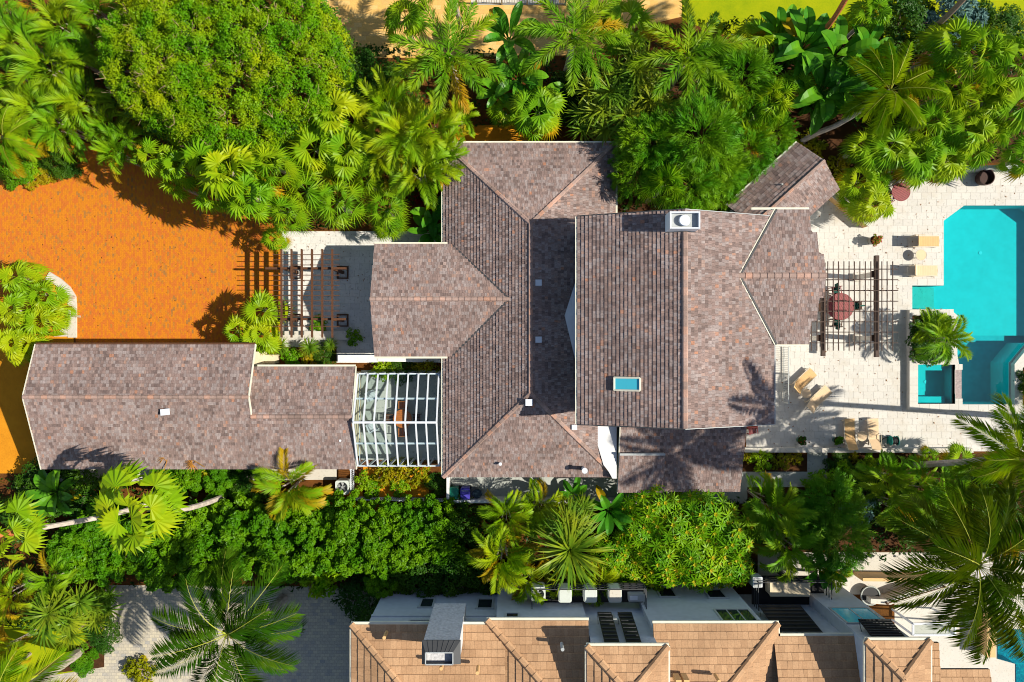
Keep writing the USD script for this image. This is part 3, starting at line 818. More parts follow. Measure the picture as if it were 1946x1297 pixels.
# ------------------------------------------------------------------ garage building
GA = thing('garage_wing', 'long low outbuilding with gabled brown shingle roof beside the brick drive', 'house')
gp, gy0, gz0 = .37, -7.62, 2.8
gxa, gxb, gxc = -27.98, -15.1, -9.28
gr1, gr2 = -3.2, -4.37
gz1, gz2 = gz0 + gp * (gr1 - gy0), gz0 + gp * (gr2 - gy0)
gn1, gn2 = -.2, -1.51
r = slope(GA, 's', Polygon([(gxa, gy0), (gxc, gy0), (gxc, gr2), (gxb, gr2), (gxb, gr1), (gxa, gr1)]), (0, gy0), (0, 1), gz0, gp)
r1 = slope(GA, 'n1', Polygon([(gxa, gn1), (gxa, gr1), (gxb, gr1), (gxb, gn1)]), (0, gn1), (0, -1), gz1 - gp * (gn1 - gr1), gp)
r2 = slope(GA, 'n2', Polygon([(gxb - .26, gn2), (gxb - .26, gr2), (gxc, gr2), (gxc, gn2)]), (0, gn2), (0, -1), gz2 - gp * (gn2 - gr2), gp)
caps(GA, r, (gxa, gr1, gz1), (gxb, gr1, gz1))
caps(GA, r, (gxb, gr2, gz2), (gxc, gr2, gz2))
zn1, zn2 = gz1 - gp * (gn1 - gr1), gz2 - gp * (gn2 - gr2)
MB().bar((gxa, gn1 + .05, zn1 - .06), (gxb, gn1 + .05, zn1 - .06), .1, .14).build('fascia', M['brownwood'], GA)
gutter(GA, (gxb, gn2 + .05, zn2 - .06), (gxc, gn2 + .05, zn2 - .06))
for a, b in (((gxa - .03, gy0, gz0), (gxa - .03, gr1, gz1)), ((gxa - .03, gr1, gz1), (gxa - .03, gn1, zn1)), ((gxb + .03, gr1, gz1 + .0), (gxb + .03, gn1, zn1)), ((gxb + .03, gr2 + .1, gz2), (gxb + .03, gr1, gz1)), ((gxc + .03, gy0, gz0), (gxc + .03, gr2, gz2)), ((gxc + .03, gr2, gz2), (gxc + .03, gn2, zn2))):
    MB().bar((a[0], a[1], a[2] - .03), (b[0], b[1], b[2] - .03), .05, .16).build('barge_board', M['gutter'], GA)
MB().rbox(gxa + .45, gxb - .3, gy0 + .45, gn1 - .45, 0, gz0 - .05).build('wall', M['cream'], GA)
MB().rbox(gxb - .298, gxc - .3, gy0 + .45, gn2 - .4, 0, gz0 - .05).build('wall', M['cream'], GA)
gw = MB()
gw.add([(gxa + .45, gy0 + .45, gz0 - .06), (gxa + .45, gn1 - .45, gz0 - .06), (gxa + .45, gn1 - .45, zn1), (gxa + .45, gr1, gz1 - .15)], [[0, 1, 2], [0, 2, 3]])
gw.build('gable_wall', M['cream'], GA)
gw = MB()
gw.add([(gxb - .28, gy0 + .45, gz0), (gxb - .28, gn1, zn1 - .1), (gxb - .28, gr1, gz1 - .1)], [[0, 1, 2]])
gw.build('gable_wall', M['cream'], GA)
gw = MB()
gw.add([(gxc - .3, gy0 + .45, gz0 - .06), (gxc - .3, gn2 - .4, gz0 - .06), (gxc - .3, gr2, gz2 - .12)], [[0, 1, 2]])
gw.build('gable_wall', M['cream'], GA)
x, y, z = P(314, 783, 4.2)
MB().box((x, y, z - .05), (.42, .30, .3), .1).box((x + .05, y, z + .13), (.52, .36, .06), .1).build('roof_vent', M['white'], GA)
vent_pipe(GA, 648, 837, 3.3, .05, .15)
flush_tiles(GA)

# ------------------------------------------------------------------ turned pavilion
PV = thing('pavilion', 'small turned outbuilding with dark ridged tile roof under dense trees', 'outbuilding')
dv = np.array([-3.1, -2.79]) / np.hypot(3.1, 2.79)
nv = np.array([-dv[1], dv[0]])        # towards south east
e0 = np.array([18.07, 10.46])
L_ = 5.6
pz0, pzr = 3.0, 3.98
hs, hn = 2.0, 1.75
nSE = nv if nv[0] > 0 else -nv
a, b = e0, e0 + dv * L_
pv1 = Polygon([a, b, b + nSE * hs, a + nSE * hs])
pv2 = Polygon([a, b, b - nSE * hn, a - nSE * hn])
r = slope(PV, 'a', pv1, tuple(e0 + nSE * hs), tuple(-nSE), pzr - (pzr - pz0), (pzr - pz0) / hs)
r2 = slope(PV, 'b', pv2, tuple(e0 - nSE * hn), tuple(nSE), pz0, (pzr - pz0) / hn, tw=.2, ex=.24)
caps(PV, r, (a[0], a[1], pzr), (b[0], b[1], pzr), .36, .10)
q0, q1 = a - nSE * (hn + .05), b - nSE * (hn + .05)
gutter(PV, (q0[0], q0[1], pz0 - .06), (q1[0], q1[1], pz0 - .06))
wl = Polygon([a + dv * .3 + nSE * (hs - .35), b + nSE * (hs - .35), b - nSE * (hn - .35), a + dv * .3 - nSE * (hn - .35)])
MB().poly(wl, 0, pz0).build('wall', M['stucco'], PV)
x, y, z = P(1484, 352, 3.6)
MB().cyl((x, y, z - .3), .05, .55, 10).build('vent_pipe', M['grey'], PV)
flush_tiles(PV, 150)

# ================================================================== neighbour's house
NB = thing('neighbour_house', 'two storey grey house with orange flat tile hip roofs at the lower edge', 'house')
NP = .34


def yw(py, z):
    return P(0, py, z)[1]


def hipblock(xl, xr_, ye, ze_, left=True, right=True, tw=.27, ex=.40, half=4.2, yb=None):
    """north part of a hipped roof: north slope and the two side slopes."""
    yb = ye - half * 2
    w = xr_ - xl
    hh = min(half, w / 2 if (left and right) else half)
    ya = ye - hh
    L0, R0 = xl, xr_
    pn = [(xl, ye)] + [(xr_, ye)] + ([(xr_ - hh, ya)] if right else [(xr_, ya)]) + ([(xl + hh, ya)] if left else [(xl, ya)])
    rn = slope(NB, 'n', Polygon(pn).buffer(0), (0, ye), (0, -1), ze_, NP, tw, ex, 'ntile', thick=.05, gap=.006)
    zt = ze_ + NP * hh
    if left:
        slope(NB, 'l', Polygon([(xl, ye), (xl + hh, ya), (xl + hh, yb + hh), (xl, yb)]), (xl, 0), (1, 0), ze_, NP, tw, ex, 'ntile', thick=.05, gap=.006)
        caps(NB, rn, (xl, ye, ze_), (xl + hh, ya, zt), .50, .17, 'ntile', .11)
    if right:
        slope(NB, 'r', Polygon([(xr_, ye), (xr_, yb), (xr_ - hh, yb + hh), (xr_ - hh, ya)]), (xr_, 0), (-1, 0), ze_, NP, tw, ex, 'ntile', thick=.05, gap=.006)
        caps(NB, rn, (xr_, ye, ze_), (xr_ - hh, ya, zt), .50, .17, 'ntile', .11)
    if not (left and right) or w / 2 > half:
        pass
    gutter(NB, (xl - .03, ye + .06, ze_ - .05), (xr_ + .03, ye + .06, ze_ - .05), w=.14)
    if left:
        gutter(NB, (xl - .05, ye, ze_ - .05), (xl - .05, yb, ze_ - .05), w=.08)
    if right:
        gutter(NB, (xr_ + .05, ye, ze_ - .05), (xr_ + .05, yb, ze_ - .05), w=.08)
    return rn


EZ, TZ = 7.6, 9.6
kx = (H - EZ) / FPX
kt = (H - TZ) / FPX
yA, yB, yC, yD, yE, yF = yw(1187, EZ), yw(1179, EZ), yw(1228, TZ), yw(1185, EZ), yw(1209, EZ), yw(1217, TZ)
X = lambda px: (px - CX) * kx
XT = lambda px: (px - CX) * kt
hipblock(X(668), X(960), yA, EZ, True, False)
hipblock(X(926), X(1118), yB, EZ, True, False)
hipblock(XT(1115), XT(1270), yC, TZ, True, True)
hipblock(X(1241), X(1479), yD, EZ, False, True)
hipblock(X(1470), X(1640), yE, EZ, False, False)
hipblock(XT(1645), XT(1768), yF, TZ, True, True)
slope(NB, 'g', sbox(X(1768), yw(1297, EZ) - 2, X(1790), yw(1226, EZ)), (0, yw(1226, EZ)), (0, -1), EZ - .3, .1, .27, .4, 'ntile', thick=.05)
slope(NB, 'h', sbox(X(1790) * 1.0, yw(1297, 5.5) - 2, P(1880, 0, 5.5)[0], yw(1272, 5.5)), (0, yw(1272, 5.5)), (0, -1), 5.5, .3, .27, .4, 'ntile', thick=.05)
# walls
WY = -15.25


def nwall(xl, xr_, y, z1, depth=9.0, m='bluestucco'):
    return MB().rbox(xl, xr_, y - depth, y, 0, z1).build('wall', M[m], NB)


xs_ = dict(a=X(668) + .5, b=X(926) + .45, c0=XT(1115) + .35, c1=XT(1270) - .35, d1=X(1479) - .45, e1=X(1640), f0=XT(1645) + .35, f1=XT(1768) - .35)
yAw, yEw = -15.65, yE - .45
nwall(xs_['a'], xs_['b'] - .002, yAw, EZ - .1)
nwall(xs_['b'], xs_['c0'] - .002, WY, EZ - .1)
nwall(xs_['c0'], xs_['c1'], yC - .3 if yC - .3 < WY else WY, TZ - .1)
nwall(xs_['c1'] + .002, xs_['d1'], WY - .003, EZ - .1)
nwall(xs_['d1'] + .002, xs_['f0'] - .002, yEw, EZ - .1)
nwall(xs_['f0'], xs_['f1'], yF - .35, TZ - .1)
nwall(xs_['f1'] + .002, XT(1768) + 1.0, yF - 1.5, 5.2)


def window(xl, xr_, y, z0, z1, glass='winglass', bars=1, frame='grey'):
    f = MB()
    t_ = .10
    f.rbox(xl - t_, xr_ + t_, y, y + .05, z0 - t_, z0)
    f.rbox(xl - t_, xr_ + t_, y, y + .05, z1, z1 + t_)
    f.rbox(xl - t_, xl, y, y + .05, z0, z1)
    f.rbox(xr_, xr_ + t_, y, y + .05, z0, z1)
    for i in range(1, bars + 1):
        xx = xl + (xr_ - xl) * i / (bars + 1)
        f.rbox(xx - .03, xx + .03, y, y + .045, z0, z1)
    f.rbox(xl - .16, xr_ + .16, y + .001, y + .10, z1 + t_, z1 + t_ + .05)
    fr = f.build('window', M[frame], NB)
    MB().rbox(xl, xr_, y + .003, y + .02, z0, z1).build('pane', M[glass], fr)


def wx(px, py, y):
    """x of the point seen at (px, py) on the wall plane y."""
    return y / ((CY - py) / FPX) * (px - CX) / FPX


def wz(py, y):
    return H - y / ((CY - py) / FPX)


def winpx(px0, px1, pyt, pyb, y, **k):
    window(wx(px0, pyb, y), wx(px1, pyb, y), y, wz(pyt, y), wz(pyb, y), **k)


winpx(798, 820, 1139, 1155, yAw, bars=0)
winpx(908, 934, 1140, 1157, yAw, bars=0)
winpx(778, 815, 1181, 1186, yAw, bars=0)
winpx(900, 922, 1183, 1188, yAw, bars=0)
MB().rbox(xs_['a'], xs_['b'] - .1, yAw + .002, yAw + .08, 4.6, 4.85).build('string_course', M['bluestucco'], NB)
winpx(963, 984, 1167, 1174, WY, bars=0)
winpx(1036, 1101, 1175, 1180, WY, bars=0)
winpx(1145, 1166, 1170, 1176, WY, bars=0)
winpx(1257, 1285, 1118, 1135, WY, bars=0)
winpx(1350, 1380, 1122, 1137, WY, bars=0)
winpx(1376, 1440, 1160, 1182, WY, bars=2)
yFw = yF - .35
winpx(1612, 1684, 1157, 1185, yFw, glass='skylight', bars=1)


def shutter(px0, px1, py0, py1, y):
    """black top-hung shutter standing proud of the wall."""
    xa, xb = wx(px0, py1, y + .35), wx(px1, py1, y + .35)
    z0, z1 = wz(py0, y + .12), wz(py1, y + .35)
    s_ = MB()
    s_.add([(xa, y + .55, z0), (xb, y + .55, z0), (xb, y + .12, z1), (xa, y + .12, z1), (xa, y + .51, z0 - .02), (xb, y + .51, z0 - .02), (xb, y + .08, z1 - .02), (xa, y + .08, z1 - .02)],
           [[0, 1, 2, 3], [7, 6, 5, 4], [0, 4, 5, 1], [1, 5, 6, 2], [2, 6, 7, 3], [3, 7, 4, 0]])
    sh = s_.build('shutter', M['black'], NB)
    st_ = MB()
    for k in range(9):
        f_ = (k + .5) / 9
        st_.bar((xa + .05, y + .55 - .43 * f_ + .02, z0 + (z1 - z0) * f_), (xb - .05, y + .55 - .43 * f_ + .02, z0 + (z1 - z0) * f_), .03, .06)
    st_.bar((xa, y + .02, z0 + .4), (xa, y + .5, z0 + .1), .025, .025)
    st_.build('slat', M['darkgrey'], sh)


yCw = min(yC - .3, WY)
shutter(1150, 1179, 1178, 1218, yCw)
shutter(1192, 1221, 1178, 1218, yCw)
shutter(1486, 1530, 1164, 1205, yEw)
shutter(1527, 1573, 1164, 1205, yEw)
shutter(1664, 1728, 1192, 1211, yFw)
# tall stucco chimney with a dark metal cap
nx0, nx1, ny0, ny1 = -4.36, -2.58, -15.80, -14.75
NC = MB().rbox(nx0, nx1, ny0, ny1, 5.17, 10.3).build('chimney', M['roughstucco'], NB)
cp = MB()
zc0, zc1 = 10.3, 10.65
o = [(nx0 - .06, ny0 - .06), (nx1 + .06, ny0 - .06), (nx1 + .06, ny1 + .06), (nx0 - .06, ny1 + .06)]
i_ = [(nx0 + .15, ny0 + .05), (nx1 - .3, ny0 + .05), (nx1 - .3, ny1 - .42), (nx0 + .15, ny1 - .42)]
vv = [(x, y, zc0) for x, y in o] + [(x, y, zc1) for x, y in i_] + [(x, y, zc0 + .06) for x, y in o] + [(x, y, zc1 - .5) for x, y in i_]
ff = []
for k in range(4):
    k2 = (k + 1) % 4
    ff += [[k, k2, 8 + k2, 8 + k], [8 + k, 8 + k2, 4 + k2, 4 + k], [4 + k2, 4 + k, 12 + k, 12 + k2]]
ff += [[12, 13, 14, 15]]
cp.add(vv, ff)
for k in range(1, 7):
    f_ = k / 7
    cp.bar((o[3][0] + (o[2][0] - o[3][0]) * f_, o[3][1], zc0 + .07), (i_[3][0] + (i_[2][0] - i_[3][0]) * f_, i_[3][1], zc1 + .01), .025, .03)
cp.build('chimney_cap', M['darkgrey'], NC)
fr = MB()
for k in range(4):
    k2 = (k + 1) % 4
    fr.bar((*i_[k], zc1), (*i_[k2], zc1), .05, .04)
fr.build('cap_frame', M['grey'], NC)
for px, py, z in ((733, 1206, 8.2), (840, 1264, 8.9), (908, 1272, 9.0), (1362, 1288, 8.9), (1068, 1228, 8.6)):
    x, y, _ = P(px, py, z)
    MB().cyl((x, y, z - .3), .09, .75, 12).build('vent_pipe', M['tan'] if px != 1068 else M['grey'], NB)
for px in (1287, 1302):
    x, y, z = P(px, 1292, 9.0)
    MB().rbox(x - .14, x + .14, y - .14, y + .14, z - .4, z + .35).build('flue', M['tan'], NB)
# barred side bay by the left corner
bx0, bx1 = wx(722, 1180, -16.3), wx(765, 1180, -16.3)
MB().rbox(bx0, bx1, -18.5, -16.25, 0, 5.6).build('side_bay', M['bluestucco'], NB)
g_ = MB()
for k in range(8):
    xx = bx0 + .5 + k * .14
    g_.bar((xx, -16.22, 4.4), (xx, -16.22, 5.4), .03, .03)
g_.build('window_bars', M['black'], NB)
flush_tiles(NB)
# ================================================================== pergolas, frames, walls, fences
def W3(px, py, z):
    return np.array(P(px, py, z))


t = thing('entrance_pergola', 'brown timber pergola grid over the white entrance court by the brick drive', 'pergola')
zp = 2.7
for px in (535, 554, 573.5, 593, 612.4, 631.4):
    MB().bar(W3(px, 474, zp + .10), W3(px, 642, zp + .10), .07, .24).build('rafter', M['brownwood'], t)
for k in range(15):
    py = 484.5 + k * 9.72
    if abs(py - 510.5) < 4 or abs(py - 607) < 4:
        continue
    MB().bar(W3(518, py, zp + .25), W3(645, py, zp + .25), .045, .05).build('slat', M['brownwood'], t)
for py in (510.5, 607):
    MB().bar(W3(505, py, zp - .12), W3(658, py, zp - .12), .13, .2).build('beam', M['brownwood'], t)
    for px in (540, 632):
        x, y, _ = W3(px, py, zp)
        MB().rbox(x - .09, x + .09, y - .09, y + .09, .03, zp - .2).build('post', M['brownwood'], t)
        mb = MB()
        for s_ in (-1, 1):
            mb.bar((x - .32, y + s_ * .36, .10), (x + .32, y + s_ * .36, .10), .08, .16)
            mb.bar((x + s_ * .32, y - .40, .10), (x + s_ * .32, y + .40, .10), .08, .155)
        mb.build('post_base', M['brownwood'], t)

t = thing('pool_pergola', 'dark timber pergola grid over the round dining table beside the pool', 'pergola')
for px, y0_, y1_ in ((1665.5, 486, 679), (1564, 500, 677)):
    MB().bar(W3(px, y0_, 2.55), W3(px, y1_, 2.55), .21, .26).build('beam', M['blackwood'], t)
    for py in (521, 643):
        x, y, _ = W3(px, py, 2.55)
        MB().rbox(x - .14, x + .14, y - .14, y + .14, .31, 2.22).build('post', M['coping'], t)
        MB().rbox(x - .19, x + .19, y - .19, y + .19, 2.221, 2.42).build('post_cap', M['blackwood'], t)
        MB().rbox(x - .24, x + .24, y - .24, y + .24, .034, .30).build('post_base', M['concretelight'], t)
for px in (1542, 1552.5, 1573, 1583.6, 1593.4, 1603.7, 1613.7, 1623.7, 1634, 1644.5, 1654.8, 1675.8, 1685.9, 1696.4):
    MB().bar(W3(px, 497, 2.86), W3(px, 667, 2.86), .045, .05).build('slat', M['blackwood'], t)
for py in (512, 532, 552.5, 573, 592, 612, 631.6, 652):
    MB().bar(W3(1536, py, 2.77), W3(1706, py, 2.77), .05, .13).build('crossbar', M['blackwood'], t)

# glass roofed sun room between the two buildings
t = thing('sun_room', 'white framed glass roofed sun room between the garage and the house', 'sun room')
ez_, rz_ = 2.9, 4.2
xs9 = [P(px, 0, ez_)[0] for px in (680, 699, 718.5, 738, 757, 776, 795.5, 814.5, 834)]
yt, yb_, yr_ = P(0, 711, ez_)[1], P(0, 886, ez_)[1], P(0, 803, rz_)[1]
for x in xs9:
    MB().bar((x, yt, ez_), (x, yr_, rz_), .085, .10).build('rafter', M['white'], t)
    MB().bar((x, yb_, ez_), (x, yr_, rz_), .085, .10).build('rafter', M['white'], t)
    for yy in (yt, yb_):
        MB().rbox(x - .045, x + .045, yy - .045, yy + .045, .03, ez_ - .05).build('post', M['white'], t)
MB().bar((xs9[0], yr_, rz_ + .02), (xs9[-1], yr_, rz_ + .02), .12, .14).build('ridge_beam', M['white'], t)
for f_ in (.52,):
    for ya in (yt, yb_):
        yy, zz = ya + (yr_ - ya) * f_, ez_ + (rz_ - ez_) * f_
        MB().bar((xs9[0], yy, zz - .10), (xs9[-1], yy, zz - .10), .10, .08).build('purlin', M['white'], t)
for ya in (yt, yb_):
    MB().bar((xs9[0] - .1, ya, ez_ - .1), (xs9[-1] + .1, ya, ez_ - .1), .09, .1).build('eave_rail', M['white'], t)
for a, b in zip(xs9[:-1], xs9[1:]):
    for ya in (yt, yb_):
        v = [(a + .06, ya, ez_ + .03), (b - .06, ya, ez_ + .03), (b - .06, yr_, rz_ + .03), (a + .06, yr_, rz_ + .03)]
        MB().add(v, [[0, 1, 2, 3]] if ya < yr_ else [[3, 2, 1, 0]]).build('pane', M['roofpane'], t)
for x in (xs9[0] - .02, xs9[-1] + .25):
    MB().bar((x, yt, 2.3), (x, yb_, 2.3), .06, .06).build('side_rail', M['white'], t)
setting('sun_room_floor', MB().poly(sbox(xs9[0] - .4, yb_ - .1, xs9[-1] + .4, yt + .1), .018), M['concrete'])


def wall(name, label, pts, w, h, m, z0=0.0, cap=None, cat='wall'):
    t = thing(name, label, cat)
    g = LineString([P(a, b, h)[:2] for a, b in pts]).buffer(w / 2, cap_style=2, join_style=2)
    MB().poly(g, z0, h).build('wall', M[m], t)
    if cap:
        MB().poly(g.buffer(.03, join_style=2), h + .001, h + .06).build('coping', M[cap], t)
    return t


wall('garden_wall', 'white wall around the green and violet bins beside the house', [(851, 908), (851, 954), (1010, 954), (1180, 956)], .16, 1.25, 'stucco')
wall('garden_wall', 'short white wall stub between entrance bed and garage roof', [(488, 683), (522, 683)], .55, .9, 'cream')
wall('garden_wall', 'pale wall below the west wing between court and sun room', [(642, 682), (716, 682)], .45, 1.0, 'stucco')
wall('garden_wall', 'pale wall running under the west wing eaves above the yellow bushes', [(717, 682), (836, 684)], .35, 1.0, 'stucco')
wall('bench_wall', 'long stained concrete bench wall south of the entrance pergola', [(530, 638), (680, 638)], .55, .5, 'concretelight')
wall('diagonal_wall', 'low tan diagonal wall from the pavilion to the flower pot', [(1584, 371), (1653, 427)], .28, .75, 'tan', cap='coping')
wall('deck_wall', 'low pale ledge wall along the lower edge of the pool deck', [(1416, 856), (1850, 857)], .28, .42, 'concretelight')
wall('pool_side_wall', 'tan pillar wall beside the mosaic pool in the lower right corner', [(1884, 1172), (1884, 1250)], .55, 1.0, 'tan')
wall('rear_wall', 'grey stone wall behind the wicker chair at the top of the deck', [(1780, 322), (2000, 314)], .25, .9, 'concrete')
t = thing('drive_kerb', 'white curved kerb around the palm bed at the drive edge', 'kerb')
g = LineString(PP([(92, 524), (112, 536), (128, 550), (138, 566), (139, 580), (139, 642)])).buffer(.26, cap_style=2)
MB().poly(g, .004, .13).build('kerb', M['concretelight'], t)
MB().poly(Polygon(PP([(139, 590), (139, 640), (104, 640), (120, 625)])), .003, .11).build('kerb_slab', M['concretelight'], t)


def picket_fence(name, label, a, b, h, pitch, m, pw=.05, post=2.4, lean=0.0, cat='fence', part='picket'):
    a, b = np.array(a[:2]), np.array(b[:2])
    L = np.linalg.norm(b - a)
    d = (b - a) / L
    n = int(L / pitch)
    t = thing(name, label, cat)
    for zz in (.12, h - .06):
        MB().bar((*a, zz + .02), (*b, zz + .02), .05, .06).build('rail', M[m], t)
    for k in range(n + 1):
        q = a + d * (k * L / n)
        MB().bar((*q, .05), (*(q + d * lean), h - .03), pw, .02).build(part, M[m], t)
    for k in range(int(L / post) + 2):
        q = a + d * min(L, k * post)
        MB().rbox(q[0] - .05, q[0] + .05, q[1] - .05, q[1] + .05, .02, h + .05).build('post', M[m], t)
    return t


picket_fence('picket_fence', 'white slatted fence below the orange mulch bed of yellow shrubs', P(668, 950, .9), P(846, 953, .9), 1.0, .125, 'white', .085)
picket_fence('picket_fence', 'short white slatted fence between round air conditioner and mulch bed', P(667, 892, .9), P(667, 949, .9), 1.0, .125, 'white', .085)
picket_fence('deck_railing', 'pale metal railing on the deck beside the tall house', P(1488, 657, 0), P(1488, 764, 0), .95, .115, 'grey', .022, 1.8, cat='railing', part='baluster')
picket_fence('road_fence', 'grey metal railing on the pale apron at the top edge', P(905, 1, .5), P(1075, 3, .5), 1.1, .16, 'grey', .03, 1.6, cat='railing', part='baluster')
picket_fence('patio_railing', 'dark slatted railing by the patio right of the neighbour house', P(1690, 1150, 1.4), P(1800, 1118, 1.4), 1.2, .2, 'brownwood', .05, 2.0, cat='railing', part='baluster')
wall('patio_wall', 'pale low wall above the dark railing of the neighbour patio', [(1655, 1143), (1692, 1145), (1740, 1126), (1810, 1112)], .3, 1.0, 'concretelight')
wall('board_fence', 'tan board fence above the dark yard right of the neighbour house', [(1640, 1102), (1780, 1104)], .2, 1.3, 'tan', cat='fence')
t = thing('glass_canopy', 'white framed flat canopy over the patio below the slatted railing', 'canopy')
q = [P(1735, 1186, 2.4), P(1815, 1184, 2.4), P(1815, 1207, 2.4), P(1735, 1207, 2.4)]
for i in range(4):
    MB().bar(q[i], q[(i + 1) % 4], .1, .1).build('frame', M['white'], t)
    MB().rbox(q[i][0] - .05, q[i][0] + .05, q[i][1] - .05, q[i][1] + .05, .01, 2.35).build('post', M['white'], t)
MB().add(q, [[0, 3, 2, 1]]).build('pane', M['roofpane'], t)
t = thing('fire_bowl', 'round dark bowl with a pale rim beside the board fence', 'fire bowl')
x, y, _ = P(1648, 1128)
MB().cyl((x, y, .01), .45, .40, 24, .58).build('bowl', M['black'], t)
MB().tube([(x + .58 * math.cos(a), y + .58 * math.sin(a), .42) for a in np.linspace(0, 2 * np.pi, 25)], .05, 6).build('rim', M['concrete'], t)


# ================================================================== machines
def rounded(w, d, r, n=5):
    return sbox(-w / 2 + r, -d / 2 + r, w / 2 - r, d / 2 - r).buffer(r, quad_segs=n)


def ac_unit(name, label, px, py, z, fan=True, w=.80, d=.80, h=.85, rz=0.0, m='acgrey', group=None, top='acgrey'):
    x, y, _ = P(px, py, z + h)
    t = thing(name, label, 'air conditioner', (x, y, z), rz, group=group)
    body = rounded(w, d, .14)
    ring = Point(0, 0).buffer(min(w, d) * .40, quad_segs=8)
    MB().poly(body.difference(ring) if fan else body, 0.05, h).build('housing', M[m], t)
    MB().poly(rounded(w * 1.03, d * 1.03, .14), 0, .05).build('base', M['darkgrey'], t)
    if fan:
        MB().poly(ring.buffer(-.002), .06, h - .30).build('well', M['darkgrey'], t)
        for k in range(5):
            a = k * 2 * math.pi / 5 + .3
            r_ = min(w, d) * .37
            c_, s_ = math.cos(a), math.sin(a)
            mb = MB()
            mb.add([(.05 * c_, .05 * s_, h - .18), (r_ * math.cos(a - .3), r_ * math.sin(a - .3), h - .22), (r_ * math.cos(a + .35), r_ * math.sin(a + .35), h - .12)], [[0, 1, 2]])
            mb.add([(.05 * c_, .05 * s_, h - .185), (r_ * math.cos(a + .35), r_ * math.sin(a + .35), h - .125), (r_ * math.cos(a - .3), r_ * math.sin(a - .3), h - .225)], [[0, 1, 2]])
            mb.build('fan_blade', M['grey'], t)
        MB().cyl((0, 0, h - .24), .09, .14, 12).build('fan_hub', M['grey'], t)
        g = MB()
        for rr in (.12, .2, .28, .36):
            k_ = rr / .4 * min(w, d) * .40
            g.tube([(k_ * math.cos(a), k_ * math.sin(a), h + .012) for a in np.linspace(0, 2 * np.pi, 21)], .006, 4)
        for a in np.linspace(0, 2 * np.pi, 9)[:-1]:
            g.bar((.05 * math.cos(a), .05 * math.sin(a), h + .012), (min(w, d) * .41 * math.cos(a), min(w, d) * .41 * math.sin(a), h + .012), .008, .008)
        g.build('grille', M['darkgrey'], t)
    else:
        MB().poly(rounded(w * .86, d * .86, .12), h + .001, h + .04).build('lid', M[top], t)
        mb = MB()
        for k in range(6):
            mb.bar((w / 2 + .006, -d * .35, .15 + k * .1), (w / 2 + .006, d * .35, .15 + k * .1), .02, .02)
        mb.build('louvre', M['darkgrey'], t)
    return t


ac_unit('air_conditioner', 'round fan air conditioner by the white slatted fence', 650, 927, .05, w=.86, d=.86)


def platform(name, label, px0, px1, py0, py1, z, rails=True):
    x0, y0, _ = P(px0, py1, z)
    x1, y1, _ = P(px1, py0, z)
    t = thing(name, label, 'platform')
    MB().rbox(x0, x1, y0, y1, z - .18, z).build('floor', M['black'], t)
    for xx in (x0 + .1, (x0 + x1) / 2, x1 - .1):
        MB().rbox(xx - .09, xx + .09, y1 - .3, y1 - .12, 0, z - .19).build('post', M['darkgrey'], t)
    for (a, b) in (((x0, y1), (x1, y1)), ((x1, y1), (x1, y0)), ((x0, y0), (x0, y1))):
        for zz in (.35, .7, 1.05):
            MB().bar((*a, z + zz), (*b, z + zz), .045, .05).build('rail', M['darkgrey'], t)
    for k in range(6):
        xx = x0 + (x1 - x0) * k / 5
        MB().rbox(xx - .03, xx + .03, y1 - .03, y1 + .03, z, z + 1.02).build('rail_post', M['darkgrey'], t)
    return z


zq = 3.7
platform('equipment_platform', 'black railed platform of air conditioners on the neighbour house wall', 1010, 1222, 1109, 1145, zq)
ac_unit('air_conditioner', 'leftmost air conditioner on the black platform with its fan showing', 1023, 1130, zq, True, .82, .82, .95)
for px, lab in ((1074, 'second air conditioner from the left on the black platform, closed grey lid'), (1122, 'third air conditioner from the left, under the drooping palm leaf'), (1169, 'fourth air conditioner from the left on the black platform, pale lid')):
    ac_unit('air_conditioner', lab, px, 1132, zq, False, .76, .82, .95, top='acgrey' if px != 1169 else 'concretelight')
x, y, _ = P(1210, 1137, zq + .5)
t = thing('pump_box', 'low grey equipment box at the right end of the black platform', 'equipment', (x, y, zq))
MB().poly(rounded(.95, .42, .05), .02, .5).build('housing', M['grey'], t)
MB().rbox(-.40, .05, -.1, .12, .502, .53).build('lid', M['white'], t)
zt_ = wz(1150, yEw)
platform('equipment_platform', 'black terrace platform with a beige unit beside the neighbour shutters', 1430, 1566, 1096, 1149, zt_)
x, y, _ = P(1501, 1120, zt_ + .9)
t = thing('beige_unit', 'long beige cabinet lying on the black terrace platform', 'equipment', (x, y, zt_))
MB().poly(rounded(2.35, .82, .06), .03, .9).build('housing', M['cream'], t)
MB().poly(rounded(2.39, .86, .06), .901, .95).build('lid', M['cream'], t)
x, y, _ = P(1440, 1107, zt_ + .8)
t = thing('grey_unit', 'small grey topped cabinet beside the long beige unit', 'equipment', (x, y, zt_))
MB().poly(rounded(.58, .62, .05), .03, .8).build('housing', M['white'], t)
MB().poly(rounded(.44, .54, .05), .801, .83).build('lid', M['grey'], t)


